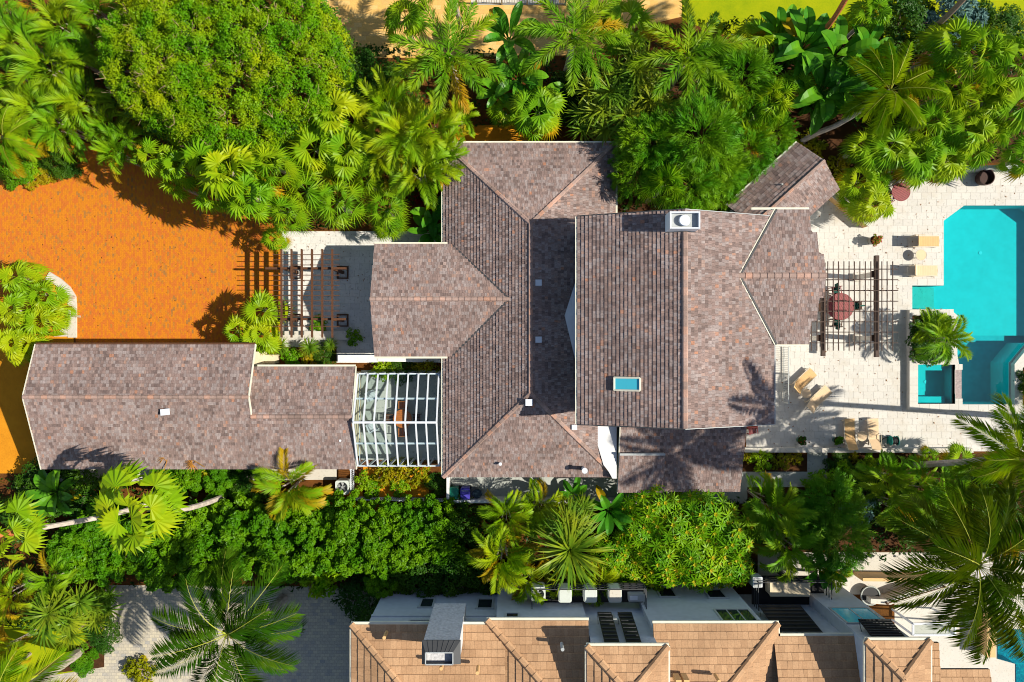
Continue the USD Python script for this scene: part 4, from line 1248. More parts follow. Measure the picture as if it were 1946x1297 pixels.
def wheelie_bin(label, px, py, m, text=False):
    x, y, _ = P(px, py, 1.05)
    t = thing('wheeled_bin', label, 'bin', (x, y, .02))
    b = MB().box((0, 0, .50), (.50, .56, .94), top=1.12)
    b.build('body', M[m], t)
    l = MB().poly(rounded(.60, .68, .09), .98, 1.06)
    l.build('lid', M[m], t)
    MB().bar((-.24, .36, 1.0), (.24, .36, 1.0), .04, .04).build('handle', M[m], t)
    for s_ in (-1, 1):
        MB().tube([(s_ * .27, .24, .1), (s_ * .33, .24, .1)], .11, 12).build('wheel', M['black'], t)
    if text:
        import meshkit
        tm = meshkit.text_mesh('RECYCLE', .07, .004, True)
        tm.apply_translation((-tm.bounds[:, 0].mean(), .17, 1.062))
        MB().tm(tm).build('lettering', M['white'], t)
    return t


wheelie_bin('green wheeled bin in the corner of the white wall', 862, 939, 'bingreen')
wheelie_bin('violet wheeled bin with white lettering on its lid', 884, 939, 'binblue', True)
x, y, _ = P(907, 938, .8)
t = thing('round_bin', 'dark round bin next to the violet bin', 'bin', (x, y, .02))
MB().cyl((0, 0, 0), .24, .78, 24, .29).build('body', M['bindark'], t)
MB().cyl((0, 0, .785), .31, .06, 24, .28).build('lid', M['bindark'], t)


# ================================================================== furniture
def lounger(label, px, py, ang, m, back=50.0, z=.036, arms=True):
    """sun lounger, feet towards `ang`; (px, py) is the hinge of its back rest."""
    x, y, _ = P(px, py, .35)
    t = thing('sun_lounger', label, 'sun lounger', (x, y, z), ang)
    w, L, bl = .66, 1.28, .74
    seat = MB()
    n = 12
    for k in range(n):
        a, b = k * L / n, (k + .96) * L / n
        seat.rbox(a, b, -w / 2 + .03, w / 2 - .03, .34, .362)
    seat.build('seat', M[m], t)
    cb, sb_ = math.cos(math.radians(back)), math.sin(math.radians(back))
    MB().bar((-.01, 0, .36), (-.01 - bl * cb, 0, .36 + bl * sb_), w - .06, .025).build('backrest', M[m], t)
    for s_ in (-1, 1):
        MB().bar((-.35, s_ * w / 2, .33), (L + .02, s_ * w / 2, .33), .045, .05).build('side_rail', M['palemetal'], t)
        MB().tube([(-.01, s_ * (w / 2 - .02), .37), (-.01 - bl * cb, s_ * (w / 2 - .02), .37 + bl * sb_)], .02, 6).build('back_rail', M['palemetal'], t)
        for xx in (-.3, L - .12):
            MB().rbox(xx - .025, xx + .025, s_ * w / 2 - .025, s_ * w / 2 + .025, 0, .30).build('leg', M['palemetal'], t)
        if arms:
            MB().tube([(-.36, s_ * (w / 2 + .05), .36), (-.3, s_ * (w / 2 + .06), .55), (.25, s_ * (w / 2 + .06), .56), (.38, s_ * (w / 2 + .05), .36)], .018, 6).build('armrest', M['palemetal'], t)
    MB().tube([(L, -w / 2, .33), (L + .03, 0, .34), (L, w / 2, .33)], .02, 6).build('foot_rail', M['palemetal'], t)
    return t


lounger('upper tan sun lounger at the pool edge with its back raised', 1745, 459, 0.0, 'tan', 62)
lounger('pale lower sun lounger at the pool edge by the pergola', 1742, 515, 0.0, 'paletan', 55)
lounger('tan angled sun lounger nearest the deck railing', 1517, 733, math.radians(43), 'tan', 55)
lounger('pale angled sun lounger right of the small round table', 1546, 766, math.radians(43), 'paletan', 40)
lounger('sun lounger beside the round green bush, feet towards the pool terrace', 1615, 835, math.radians(92), 'tan', 35)
lounger('sun lounger on the deck ledge left of the green hose reel', 1660, 835, math.radians(92), 'paletan', 35)


def side_table(label, px, py, m='paletan', r=.34):
    x, y, _ = P(px, py, .5)
    t = thing('side_table', label, 'side table', (x, y, .036))
    MB().cyl((0, 0, .47), r, .025, 28).build('top', M[m], t)
    MB().tube([(r * math.cos(a), r * math.sin(a), .485) for a in np.linspace(0, 2 * np.pi, 29)], .018, 6).build('rim', M['palemetal'], t)
    for k in range(4):
        a = math.pi / 4 + k * math.pi / 2
        MB().tube([(r * .8 * math.cos(a), r * .8 * math.sin(a), 0), (r * .55 * math.cos(a), r * .55 * math.sin(a), .25), (r * .8 * math.cos(a), r * .8 * math.sin(a), .47)], .016, 6).build('leg', M['palemetal'], t)
    return t


side_table('pale round side table between the two pool edge loungers', 1750, 485, 'paletan', .33)
side_table('round side table between the two angled loungers', 1532, 748, 'paletan', .30)
side_table('round side table between the two lower loungers', 1638, 829, 'paletan', .31)


def chair(label, x, y, z, ang, m, cushion=None, name='garden_chair', group=None, s=1.0):
    """slatted chair facing `ang`."""
    t = thing(name, label, 'chair', (x, y, z), ang, (s, s, s), group)
    for k in range(6):
        yy = -.20 + k * .08
        MB().rbox(-.22, .24, yy - .032, yy + .032, .43, .455).build('seat_slat', M[m], t)
    for sx in (-.22, .22):
        for sy in (-.22, .22):
            MB().rbox(sx - .025, sx + .025, sy - .025, sy + .025, 0, .43 if sx > 0 else .92).build('leg', M[m], t)
    for zz in (.56, .66, .76, .87):
        MB().rbox(-.235, -.21, -.19, .19, zz - .03, zz + .03).build('back_slat', M[m], t)
    for sy in (-.25, .25):
        MB().rbox(-.23, .25, sy - .025, sy + .025, .64, .67).build('armrest', M[m], t)
    if cushion:
        MB().poly(rounded(.44, .40, .06), .458, .53).build('cushion', M[cushion], t)
        MB().bar((-.19, 0, .54), (-.26, 0, .98), .42, .08).build('back_cushion', M[cushion], t)
    return t


def round_table(label, px, py, r, m, slats=9, h=.74, z=.036, turn=0.0):
    x, y, _ = P(px, py, h)
    t = thing('round_table', label, 'table', (x, y, z), turn)
    disc = Point(0, 0).buffer(r, quad_segs=12)
    w_ = 2 * r / slats
    for k in range(slats):
        s_ = sbox(-r + k * w_ + .006, -r, -r + (k + 1) * w_ - .006, r).intersection(disc)
        MB().poly(s_, h - .035, h, rs.rand()).build('top_slat', M[m], t)
    MB().tube([(r * math.cos(a), r * math.sin(a), h - .02) for a in np.linspace(0, 2 * np.pi, 33)], .03, 6).build('rim', M[m], t)
    MB().cyl((0, 0, .05), .07, h - .1, 12).build('pedestal', M[m], t)
    for k in range(4):
        a = k * math.pi / 2 + .4
        MB().bar((0, 0, .05), (r * .62 * math.cos(a), r * .62 * math.sin(a), .03), .06, .05).build('foot', M[m], t)
    return np.array((x, y))


c = round_table('large dark red round dining table under the pool pergola', 1597, 583, .82, 'redwood', 13, turn=.5)
for a, lab in ((100, 'red garden chair with green cushion above the pergola table'), (2, 'green cushioned chair right of the pergola table'), (262, 'green cushioned chair below the pergola table'), (182, 'dark slatted chair left of the pergola table by the house')):
    q = c + 1.02 * np.array([math.cos(math.radians(a)), math.sin(math.radians(a))])
    chair(lab, q[0], q[1], .036, math.radians(a + 180), 'redwood' if a in (100,) else 'brownwood', 'greencush' if a != 182 else None)
c = round_table('smaller red round table beside the bright fan palms on the deck', 1712, 365, .56, 'redwood', 9, turn=1.0)
for a, lab in ((45, 'dark chair above right of the smaller red table'), (215, 'dark chair below left of the smaller red table'), (170, 'dark chair at the left of the smaller red table, half under palm leaves')):
    q = c + .78 * np.array([math.cos(math.radians(a)), math.sin(math.radians(a))])
    chair(lab, q[0], q[1], .036, math.radians(a + 180), 'redwood' if a != 170 else 'brownwood', s=.92)
x, y, _ = P(1430, 818, .5)
chair('red chair in the shade at the tall house corner', x, y, .02, math.radians(-80), 'redwood')
c = round_table('orange teak table inside the glass roofed sun room', 765, 796, .55, 'teak', 9, z=.02, turn=1.57)
for a, lab in ((90, 'upper teak chair at the sun room table'), (270, 'lower teak chair at the sun room table'), (180, 'left teak chair at the sun room table'), (0, 'right teak chair at the sun room table')):
    q = c + .85 * np.array([math.cos(math.radians(a)), math.sin(math.radians(a))])
    chair(lab, q[0], q[1], .02, math.radians(a + 180), 'teak' if a in (90, 270) else 'brownwood')
for px, py, lab in ((706, 752, 'upper white slatted chair at the left side of the sun room'), (708, 812, 'lower white slatted chair at the left side of the sun room')):
    x, y, _ = P(px, py, .5)
    chair(lab, x, y, .02, .4, 'white', s=1.1)
# wicker tub chair
x, y, _ = P(1872, 338, .5)
t = thing('wicker_chair', 'round dark brown wicker tub chair under the fan palms', 'chair', (x, y, .036), math.radians(-60))
pr_ = [(.30, 0), (.42, .12), (.48, .38), (.50, .66), (.45, .67), (.42, .42), (.38, .36), (0, .34)]
mb = MB()
n = 28
vv, ff = [], []
for i in range(n):
    a = i * 2 * math.pi / n
    lift = 1.0 + .25 * max(0, math.cos(a - math.pi))
    for r_, z_ in pr_:
        vv.append((r_ * math.cos(a), r_ * math.sin(a), z_ * (lift if z_ > .4 else 1)))
k_ = len(pr_)
for i in range(n):
    j = (i + 1) % n
    for q in range(k_ - 1):
        ff.append([i * k_ + q, j * k_ + q, j * k_ + q + 1, i * k_ + q + 1])
mb.add(vv, ff)
mb.build('shell', M['wicker'], t)
MB().poly(Point(0, 0).buffer(.36, quad_segs=8), .345, .43).build('cushion', M['wicker'], t)
for k in range(3):
    a = k * 2.1
    MB().tube([(.46 * math.cos(a), .46 * math.sin(a), .5), (.52 * math.cos(a + .2), .52 * math.sin(a + .2), .3), (.36 * math.cos(a + .4), .36 * math.sin(a + .4), .02)], .02, 5).build('brace', M['wicker'], t)
# hose reel
x, y, _ = P(1699, 838, .4)
t = thing('hose_reel', 'teal hose reel with dark hose on the deck beside the lower loungers', 'hose reel', (x, y, .036))
for s_ in (-.20, .20):
    MB().tube([(s_, 0, .34), (s_ * 1.1, 0, .34)], .30, 16).build('reel_side', M['hosegreen'], t)
    MB().bar((s_ * 1.2, -.25, .02), (s_ * 1.2, .25, .02), .05, .04).build('foot', M['hosegreen'], t)
    MB().bar((s_ * 1.2, .2, .02), (s_ * 1.2, 0, .36), .04, .04).build('strut', M['hosegreen'], t)
MB().tube([(.2 - .4 * k / 60, .22 * math.cos(k * .75), .34 + .22 * math.sin(k * .75)) for k in range(61)], .03, 6).build('hose', M['black'], t)
MB().tube([(-.2, .2, .1), (-.5, .1, .03), (-.75, -.15, .03), (-.6, -.4, .03), (-.35, -.35, .03)], .02, 6).build('hose_end', M['black'], t)
# ================================================================== plants
def kite(b, d, side, L, wd, droop, at=.42):
    """one leaf blade: b base, d unit direction, side unit across."""
    tip = b + d * L
    tip = tip - np.array([0, 0, droop * L])
    mid = b + d * L * at - np.array([0, 0, droop * L * .25])
    return [b, mid + side * wd, tip, mid - side * wd]


KF = [[0, 1, 2], [0, 2, 3]]


def nrm(v):
    return v / (np.linalg.norm(v) + 1e-12)


def pinnate(rng, L, e0, bend, n, ll, lw, vee=0.25, curl=0.0, droop=.25, sweep=.75, plumose=False, bare=.10, az=0.0, origin=(0, 0, 0), rach=.03, rib=None):
    """feather frond; its midrib goes into `rib` if one is given."""
    m = 12
    mb = MB()
    p = np.zeros(3)
    pts, dirs = [p.copy()], []
    for k in range(m):
        t_ = (k + .5) / m
        e = e0 - bend * t_ ** 1.25
        a = curl * t_ ** 1.5
        d = np.array([math.cos(e) * math.cos(a), math.cos(e) * math.sin(a), math.sin(e)])
        dirs.append(d)
        p = p + d * L / m
        pts.append(p.copy())
    dirs.append(dirs[-1])
    pts, dirs = np.array(pts), np.array(dirs)
    rr = np.linspace(rach, rach * .25, m + 1)
    (mb if rib is None else rib).tube(pts, rr, 3, cap=False)
    V, F = [], []
    for i in range(n):
        t_ = bare + (1 - bare) * (i + rng.uniform(-.2, .2)) / (n - 1)
        t_ = min(max(t_, 0), 1) * m
        k = min(int(t_), m - 1)
        f_ = t_ - k
        q = pts[k] * (1 - f_) + pts[k + 1] * f_
        T = nrm(dirs[k] * (1 - f_) + dirs[k + 1] * f_)
        S = nrm(np.cross(T, [0, 0, 1.0]) if abs(T[2]) < .97 else np.array([-math.sin(curl), math.cos(curl), 0]))
        U = np.cross(S, T)
        tt = t_ / m
        le = ll * (0.45 + .75 * math.sin(math.pi * min(1, .12 + tt * .8)) ** .8) * (1.0 if tt < .85 else 1.0 - (tt - .85) * 2.2) * rng.uniform(.88, 1.1)
        for s_ in (-1, 1):
            an = sweep * (1 - .35 * tt) + rng.uniform(-.08, .08)
            vv = vee + (rng.uniform(-1.2, 1.3) if plumose else rng.uniform(-.12, .12))
            D = nrm(T * math.cos(an) + (S * s_ * math.cos(vv) + U * math.sin(vv)) * math.sin(an))
            W = nrm(np.cross(D, U + rng.uniform(-.3, .3) * S))
            V += kite(q, D, W, le, lw * rng.uniform(.85, 1.15), droop * (1 + .5 * rng.rand()))
            F += [[x + len(V) - 4 for x in tr] for tr in KF]
    mb.add(V, F)
    mb.xf(origin, az)
    if rib is not None:
        rib.xf(origin, az)
        mb.rib = rib
    return mb


def fanleaf(rng, pet, R, n=17, az=0.0, elev=.3, origin=(0, 0, 0), tilt=.5, cut=.58, spread=4.5, droop=.25):
    """palmate fan on a stalk."""
    mb = MB()
    d = np.array([math.cos(elev), 0, math.sin(elev)])
    end = d * pet - np.array([0, 0, pet * .12])
    mb.tube([(0, 0, 0), d * pet * .5, end], [.022, .018, .014], 3, cap=False)
    ax = nrm(np.array([math.cos(elev - tilt), 0, math.sin(elev - tilt)]))
    S = np.array([0, 1.0, 0])
    N = np.cross(ax, S)
    hub = end
    th = np.linspace(-spread / 2, spread / 2, n + 1)
    inner = []
    for i, a in enumerate(th):
        r_ = R * cut * (1 - .12 * abs(a) / (spread / 2))
        pl = (.035 if i % 2 else -.035) * R
        inner.append(hub + ax * math.cos(a) * r_ + S * math.sin(a) * r_ + N * (pl - .12 * R * (a / 2.2) ** 2))
    V, F = [hub], []
    V += inner
    for i in range(n):
        a = (th[i] + th[i + 1]) / 2 + rng.uniform(-.02, .02)
        r_ = R * (1 - .15 * abs(a) / (spread / 2)) * rng.uniform(.92, 1.06)
        tip = hub + ax * math.cos(a) * r_ + S * math.sin(a) * r_ + N * (-.16 * R * (a / 2.2) ** 2) - np.array([0, 0, droop * R * rng.uniform(.5, 1.3)])
        V.append(tip)
        k = len(V) - 1
        F += [[0, 1 + i, 2 + i], [1 + i, k, 2 + i]]
    mb.add(V, F)
    mb.xf(origin, az)
    return mb


def strap(rng, L, w, az, e0, bend, origin, seg=3, keel=.0):
    """sword leaf."""
    p = np.array(origin, float)
    V, F = [], []
    S = np.array([-math.sin(az), math.cos(az), 0])
    for k in range(seg + 1):
        f_ = k / seg
        e = e0 - bend * f_
        ww = w * (.55 + 1.6 * f_ * (1 - f_)) * (1 if k < seg else .08)
        V += [p - S * ww, p + S * ww]
        p = p + np.array([math.cos(az) * math.cos(e), math.sin(az) * math.cos(e), math.sin(e)]) * L / seg
    for k in range(seg):
        F += [[2 * k, 2 * k + 2, 2 * k + 3], [2 * k, 2 * k + 3, 2 * k + 1]]
    return V, F


def rosette(mb, rng, c, R, n, w, lo=-.35, hi=1.35, bend=.9):
    for i in range(n):
        f_ = (i + .5) / n
        e = hi + (lo - hi) * f_ ** .8
        V, F = strap(rng, R * rng.uniform(.8, 1.08) * (.75 + .25 * f_), w, i * 2.39996 + rng.uniform(-.2, .2), e, bend * rng.uniform(.4, 1.2), c)
        mb.add(V, F)


def leafcloud(rng, clumps, N, size, asp=.5, upb=.55, shell=(.6, 1.12), flat=.85):
    """N small leaves on the upper shells of ball clumps [(x, y, z, r)]."""
    C = np.array(clumps, float)
    pr = C[:, 3] ** 2
    idx = rng.choice(len(C), N, p=pr / pr.sum())
    d = rng.normal(size=(N, 3))
    d[:, 2] = np.abs(d[:, 2]) * 1.0 - .35
    d /= np.linalg.norm(d, axis=1, keepdims=True)
    r = C[idx, 3] * rng.uniform(*shell, N)
    pos = C[idx, :3] + d * r[:, None] * np.array([1, 1, flat])
    nr = d * (1 - upb) + np.array([0, 0, 1.0]) * upb + rng.normal(size=(N, 3)) * .38
    nr /= np.linalg.norm(nr, axis=1, keepdims=True)
    tn = np.cross(nr, rng.normal(size=(N, 3)))
    tn /= np.linalg.norm(tn, axis=1, keepdims=True) + 1e-9
    bn = np.cross(nr, tn)
    s_ = size * rng.uniform(.6, 1.35, N)[:, None]
    V = np.stack([pos - tn * s_ * .5, pos + bn * s_ * asp * .5 + nr * s_ * .06, pos + tn * s_ * .5 - nr * s_ * .1, pos - bn * s_ * asp * .5 + nr * s_ * .06], 1).reshape(-1, 3)
    b = np.arange(N)[:, None] * 4
    F = np.concatenate([b + [0, 1, 2], b + [0, 2, 3]])
    return V, F


def dome_clumps(rng, n, R, h, rc, z0=0.0):
    out = []
    for i in range(n):
        a, q = i * 2.39996 + rng.uniform(-.4, .4), math.sqrt((i + .5) / n) * rng.uniform(.85, 1.1)
        out.append((R * q * math.cos(a), R * q * math.sin(a), z0 + h * math.sqrt(max(.05, 1 - .85 * q * q)) * rng.uniform(.68, 1.1) - rc, rc * rng.uniform(.75, 1.25)))
    return out


def trunk(mb, pts, r0, r1, sides=8):
    pts = np.array(pts, float)
    if len(pts) > 2:      # smooth through the points
        tt = np.linspace(0, 1, len(pts))
        q = np.linspace(0, 1, 18)
        pts = np.column_stack([np.interp(q, tt, pts[:, i]) for i in range(3)])
        for _ in range(3):
            pts[1:-1] = (pts[:-2] + 2 * pts[1:-1] + pts[2:]) / 4
    rad = np.linspace(r0, r1, len(pts)) * (1 + .05 * np.cos(np.arange(len(pts)) * 2.1))
    return mb.tube(pts, rad, sides)


PROTO = {}          # kind -> list of (build function, natural radius, natural crown height)
MADE = {}


def palm_parts(t, rng, h, fronds, lean=None, tr=.13, tm='trunk', mat_='L_palm', old='L_yellow', nold=2, name='frond', boot=False, base_r=None):
    pts = lean or [(0, 0, 0), (rng.uniform(-.1, .1), rng.uniform(-.1, .1), h * .5), (0, 0, h)]
    trunk(MB(), pts, base_r or tr * 1.35, tr).build('trunk', M[tm], t)
    if boot:
        p = np.array(pts[-1])
        d = nrm(p - np.array(pts[-2]))
        MB().tube([p - d * .55, p - d * .2, p + d * .25], [tr * 1.25, tr * 1.9, tr * .9], 9).build('crown_shaft', M['boot'], t)
    for k, f in enumerate(fronds):
        fr_ = f.build(name, M[old if k < nold else mat_], t)
        if getattr(f, 'rib', None):
            f.rib.build('midrib', M['L_rib'], fr_)


def coconut(t, rng, h=7.0, R=3.6, nf=20, m='L_coco', lean=None, old='L_yellow', nold=1, tm='trunk', lw=.026, top=None, tr=.15):
    o = lean[-1] if lean else (0, 0, h)
    F = []
    for k in range(nf):
        f_ = k / (nf - 1)
        e0 = -.15 + 1.30 * f_ ** 1.1
        F.append(pinnate(rng, R * rng.uniform(.92, 1.1), e0, .75 + .35 * rng.rand() + (.25 if f_ > .7 else 0), 54, R * .24, lw, .10, rng.uniform(-.25, .25), .45, 1.0, az=k * 2.39996 + rng.uniform(-.2, .2), origin=o, bare=.14, rach=.026, rib=MB()))
    palm_parts(t, rng, h, F, lean, tr, tm, m, old, nold)
    mb = MB()
    for k in range(6):
        a = k * 1.05
        mb.tm(trimesh.creation.icosphere(1, .13).apply_translation((o[0] + .28 * math.cos(a), o[1] + .28 * math.sin(a), o[2] - .25)))
    mb.build('coconuts', M['L_yellow'], t, kind='stuff')


def foxtail(t, rng, h=5.5, R=2.5, nf=11, m='L_palm'):
    F = []
    for k in range(nf):
        f_ = k / (nf - 1)
        F.append(pinnate(rng, R * rng.uniform(.95, 1.1), .05 + .95 * f_, .95 + .3 * rng.rand(), 80, R * .18, .022, .25, rng.uniform(-.2, .2), .12, .95, plumose=True, az=k * 2.39996 + rng.uniform(-.15, .15), origin=(0, 0, h), bare=.10, rach=.035))
    palm_parts(t, rng, h, F, None, .13, 'trunk', m, 'L_yellow', 1)
    MB().tube([(0, 0, h - .9), (0, 0, h - .3), (0, 0, h + .25)], [.16, .17, .07], 8).build('crown_shaft', M['L_palm'], t)


def arching(t, rng, h=3.2, R=1.9, nf=15, m='L_bright', stems=5, nold=2, ll=.30):
    """clump of arching feather fronds on several thin stems."""
    for k in range(stems):
        a, q = k * 2 * math.pi / stems, .22
        trunk(MB(), [(q * .6 * math.cos(a), q * .6 * math.sin(a), 0), (q * math.cos(a), q * math.sin(a), h * .5), (q * 1.6 * math.cos(a), q * 1.6 * math.sin(a), h * .85)], .06, .045, 5).build('stem', M['trunk'], t)
    for k in range(nf):
        f_ = k / (nf - 1)
        a = k * 2.39996 + rng.uniform(-.25, .25)
        q = .38 * (1 - .5 * f_)
        f = pinnate(rng, R * rng.uniform(1.0, 1.35), .70 + .60 * f_, 1.6 + .9 * rng.rand(), 42, R * ll * rng.uniform(.85, 1.15), .030, .62, rng.uniform(-1.5, 1.5), .06, .9, az=a, origin=(q * math.cos(a), q * math.sin(a), h * (.72 + .25 * f_)), bare=.12, rach=.03)
        f.build('frond', M['L_yellow' if k < nold else m], t)


def fanpalm(t, rng, h=3.0, R=1.6, nf=15, m='L_fan', nold=1, tr=.11, lr=.58, lean=None, boot=False, tm='trunk', droop=.30, cut=.56, spread=3.7):
    o = np.array(lean[-1] if lean else (0, 0, h), float)
    F = []
    for k in range(nf):
        f_ = k / (nf - 1)
        e = -.45 + 1.75 * f_ ** 1.15 + rng.uniform(-.12, .12)
        lr_ = R * lr * rng.uniform(.75, 1.15)
        F.append(fanleaf(rng, R * (1 - lr * .55) * rng.uniform(.62, 1.12) * (1.0 - .35 * f_), lr_, 18, k * 2.39996 + rng.uniform(-.4, .4), e, o, .2 + .9 * rng.rand(), cut * rng.uniform(.85, 1.1), spread * rng.uniform(.8, 1.1), droop * rng.uniform(.6, 1.5)))
    palm_parts(t, rng, h, F, lean, tr, tm, m, 'L_yellow', nold, 'fan_leaf', boot)


def rosettes(t, rng, h=3.0, R=1.6, heads=7, n=46, w=.038, m='L_rosette', hr=.72):
    trunk(MB(), [(0, 0, 0), (.05, 0, h * .4), (0, 0, h * .7)], .12, .08).build('trunk', M['bark'], t)
    for k in range(heads):
        a = k * 2.39996
        q = R * .62 * math.sqrt(k / max(1, heads - 1)) if heads > 1 else 0
        c = np.array([q * math.cos(a), q * math.sin(a), h * (1.0 - .28 * q / R) + rng.uniform(-.1, .1)])
        if k:
            trunk(MB(), [(0, 0, h * .55), c * np.array([.6, .6, .85]), c], .06, .045, 5).build('limb', M['bark'], t)
        mb = MB()
        rosette(mb, rng, c, R * hr * (1.15 if k == 0 else rng.uniform(.75, 1.0)), n, w)
        mb.build('leaf_head', M[m], t)


def startree(t, rng, h=3.4, R=1.8, n=50, m='L_star', bud=True):
    """crown of radiating leaf stars with yellow centres."""
    trunk(MB(), [(0, 0, 0), (.06, .05, h * .45), (0, 0, h * .75)], .11, .07).build('trunk', M['bark'], t)
    mb, bd = MB(), MB()
    for i in range(n):
        a, q = i * 2.39996 + rng.uniform(-.3, .3), math.sqrt((i + .5) / n) * rng.uniform(.9, 1.08)
        c = np.array([R * .9 * q * math.cos(a), R * .9 * q * math.sin(a), h * (.62 + .38 * math.sqrt(max(0, 1 - .9 * q * q))) + rng.uniform(-.55, .15)])
        out = nrm(np.array([math.cos(a) * q * .8, math.sin(a) * q * .8, .9]))
        e1 = nrm(np.cross(out, [0.3, 1, 0.1]))
        e2 = np.cross(out, e1)
        s_ = rng.uniform(.44, .66)
        for ring, (nn, lift) in enumerate(((9, -.05), (7, .35))):
            for k in range(nn):
                b = k * 2 * math.pi / nn + rng.uniform(-.15, .15) + ring * .3
                D = nrm(e1 * math.cos(b) + e2 * math.sin(b) + out * lift)
                W = nrm(np.cross(D, out))
                mb.add(kite(c, D, W, s_ * rng.uniform(.8, 1.1) * (1 - .25 * ring), .048, .10, .5), KF)
        if bud and rng.rand() < .75:
            for k in range(5):
                b = k * 1.256
                D = nrm(e1 * math.cos(b) + e2 * math.sin(b) + out * .9)
                bd.add(kite(c + out * .03, D, nrm(np.cross(D, out)), .19, .04, 0, .5), KF)
    mb.build('crown', M[m], t)
    if bd.n:
        bd.build('flower_heads', M['L_bud'], t, kind='stuff')


def shrub(t, rng, h=1.6, R=1.2, N=3200, size=.16, m='L_shrub', clumps=26, rc=.34, asp=.55, stem='bark', flowers=None):
    cl = dome_clumps(rng, clumps, R, h, rc)
    for k in range(3):
        a = k * 2.1
        trunk(MB(), [(0, 0, 0), (.2 * R * math.cos(a), .2 * R * math.sin(a), h * .4), (.5 * R * math.cos(a), .5 * R * math.sin(a), h * .7)], .05, .025, 5).build('stem', M[stem], t)
    mb = MB()
    mb.add(*leafcloud(rng, cl, N, size, asp))
    mb.build('foliage', M[m], t)
    if flowers:
        MB().add(*leafcloud(rng, cl, flowers[1], size * .8, .7, shell=(.95, 1.15))).build('flowers', M[flowers[0]], t, kind='stuff')


def feathery(t, rng, h=3.2, R=1.9, n=190, m='L_feather'):
    """dense shrub of fine leafy sprays."""
    trunk(MB(), [(0, 0, 0), (.05, .05, h * .4), (0, 0, h * .7)], .12, .06).build('trunk', M['bark'], t)
    mb = MB()
    for i in range(n):
        a, q = i * 2.39996 + rng.uniform(-.3, .3), math.sqrt((i + .5) / n) * rng.uniform(.85, 1.08)
        c = np.array([R * .8 * q * math.cos(a), R * .8 * q * math.sin(a), h * (.58 + .36 * math.sqrt(max(0, 1 - .9 * q * q))) + rng.uniform(-.35, .1)])
        mb.merge(pinnate(rng, rng.uniform(.6, 1.05), 1.0 - .5 * q + rng.uniform(-.35, .35), 1.2, 13, .34, .019, .35, rng.uniform(-.7, .7), .08, .7, plumose=True, az=a + rng.uniform(-1.2, 1.2), origin=c, bare=.05, rach=.008))
    mb.build('crown', M[m], t)


def banana(t, rng, h=2.2, R=1.6, nf=10, m='L_banana', nold=1):
    """clump of broad paddle leaves."""
    for k in range(2):
        trunk(MB(), [(.12 * k, 0, 0), (.15 * k, .05, h * .4), (.1 * k, 0, h * .7)], .11, .07, 7).build('stem', M['L_banana'], t)
    for k in range(nf):
        f_ = k / (nf - 1)
        az = k * 2.39996 + rng.uniform(-.3, .3)
        e0, bend = .55 + .65 * f_, .9 + .7 * rng.rand()
        L, w = R * rng.uniform(.95, 1.2), R * .19 * rng.uniform(.85, 1.1)
        m_ = 9
        p = np.array([0.06 * math.cos(az), .06 * math.sin(az), h * .68])
        S = np.array([-math.sin(az), math.cos(az), 0])
        V, F, mid = [], [], []
        for j in range(m_ + 1):
            g = j / m_
            e = e0 - bend * g ** 1.3
            mid.append(p.copy())
            ww = w * (0 if g < .22 else math.sin(math.pi * min(1, ((g - .22) / .78) * .86 + .10)) ** .65) * (1 if j < m_ else .2)
            up = np.array([0, 0, ww * .38])
            for s_ in (-1, 1):
                jit = rng.uniform(.88, 1.0)
                V += [p, p + S * s_ * ww * jit + up]
            p = p + np.array([math.cos(az) * math.cos(e), math.sin(az) * math.cos(e), math.sin(e)]) * L / m_
        for j in range(m_):
            b = 4 * j
            F += [[b, b + 4, b + 5], [b, b + 5, b + 1], [b + 2, b + 7, b + 6], [b + 2, b + 3, b + 7]]
        mb = MB()
        mb.tube(mid, np.linspace(.035, .012, len(mid)), 4, cap=False)
        V = np.array(V)
        mb.add(V, F)
        mb.build('paddle_leaf', M['L_yellow' if k < nold else m], t)


def bromeliads(t, rng, h=.6, R=.6, heads=4, m='L_red'):
    for k in range(heads):
        a = k * 2.4
        q = R * .6 * math.sqrt(k / heads)
        mb = MB()
        rosette(mb, rng, np.array([q * math.cos(a), q * math.sin(a), h * .3]), R * .62, 20, .05, .1, 1.2, .8)
        mb.build('leaf_rosette', M[m], t)


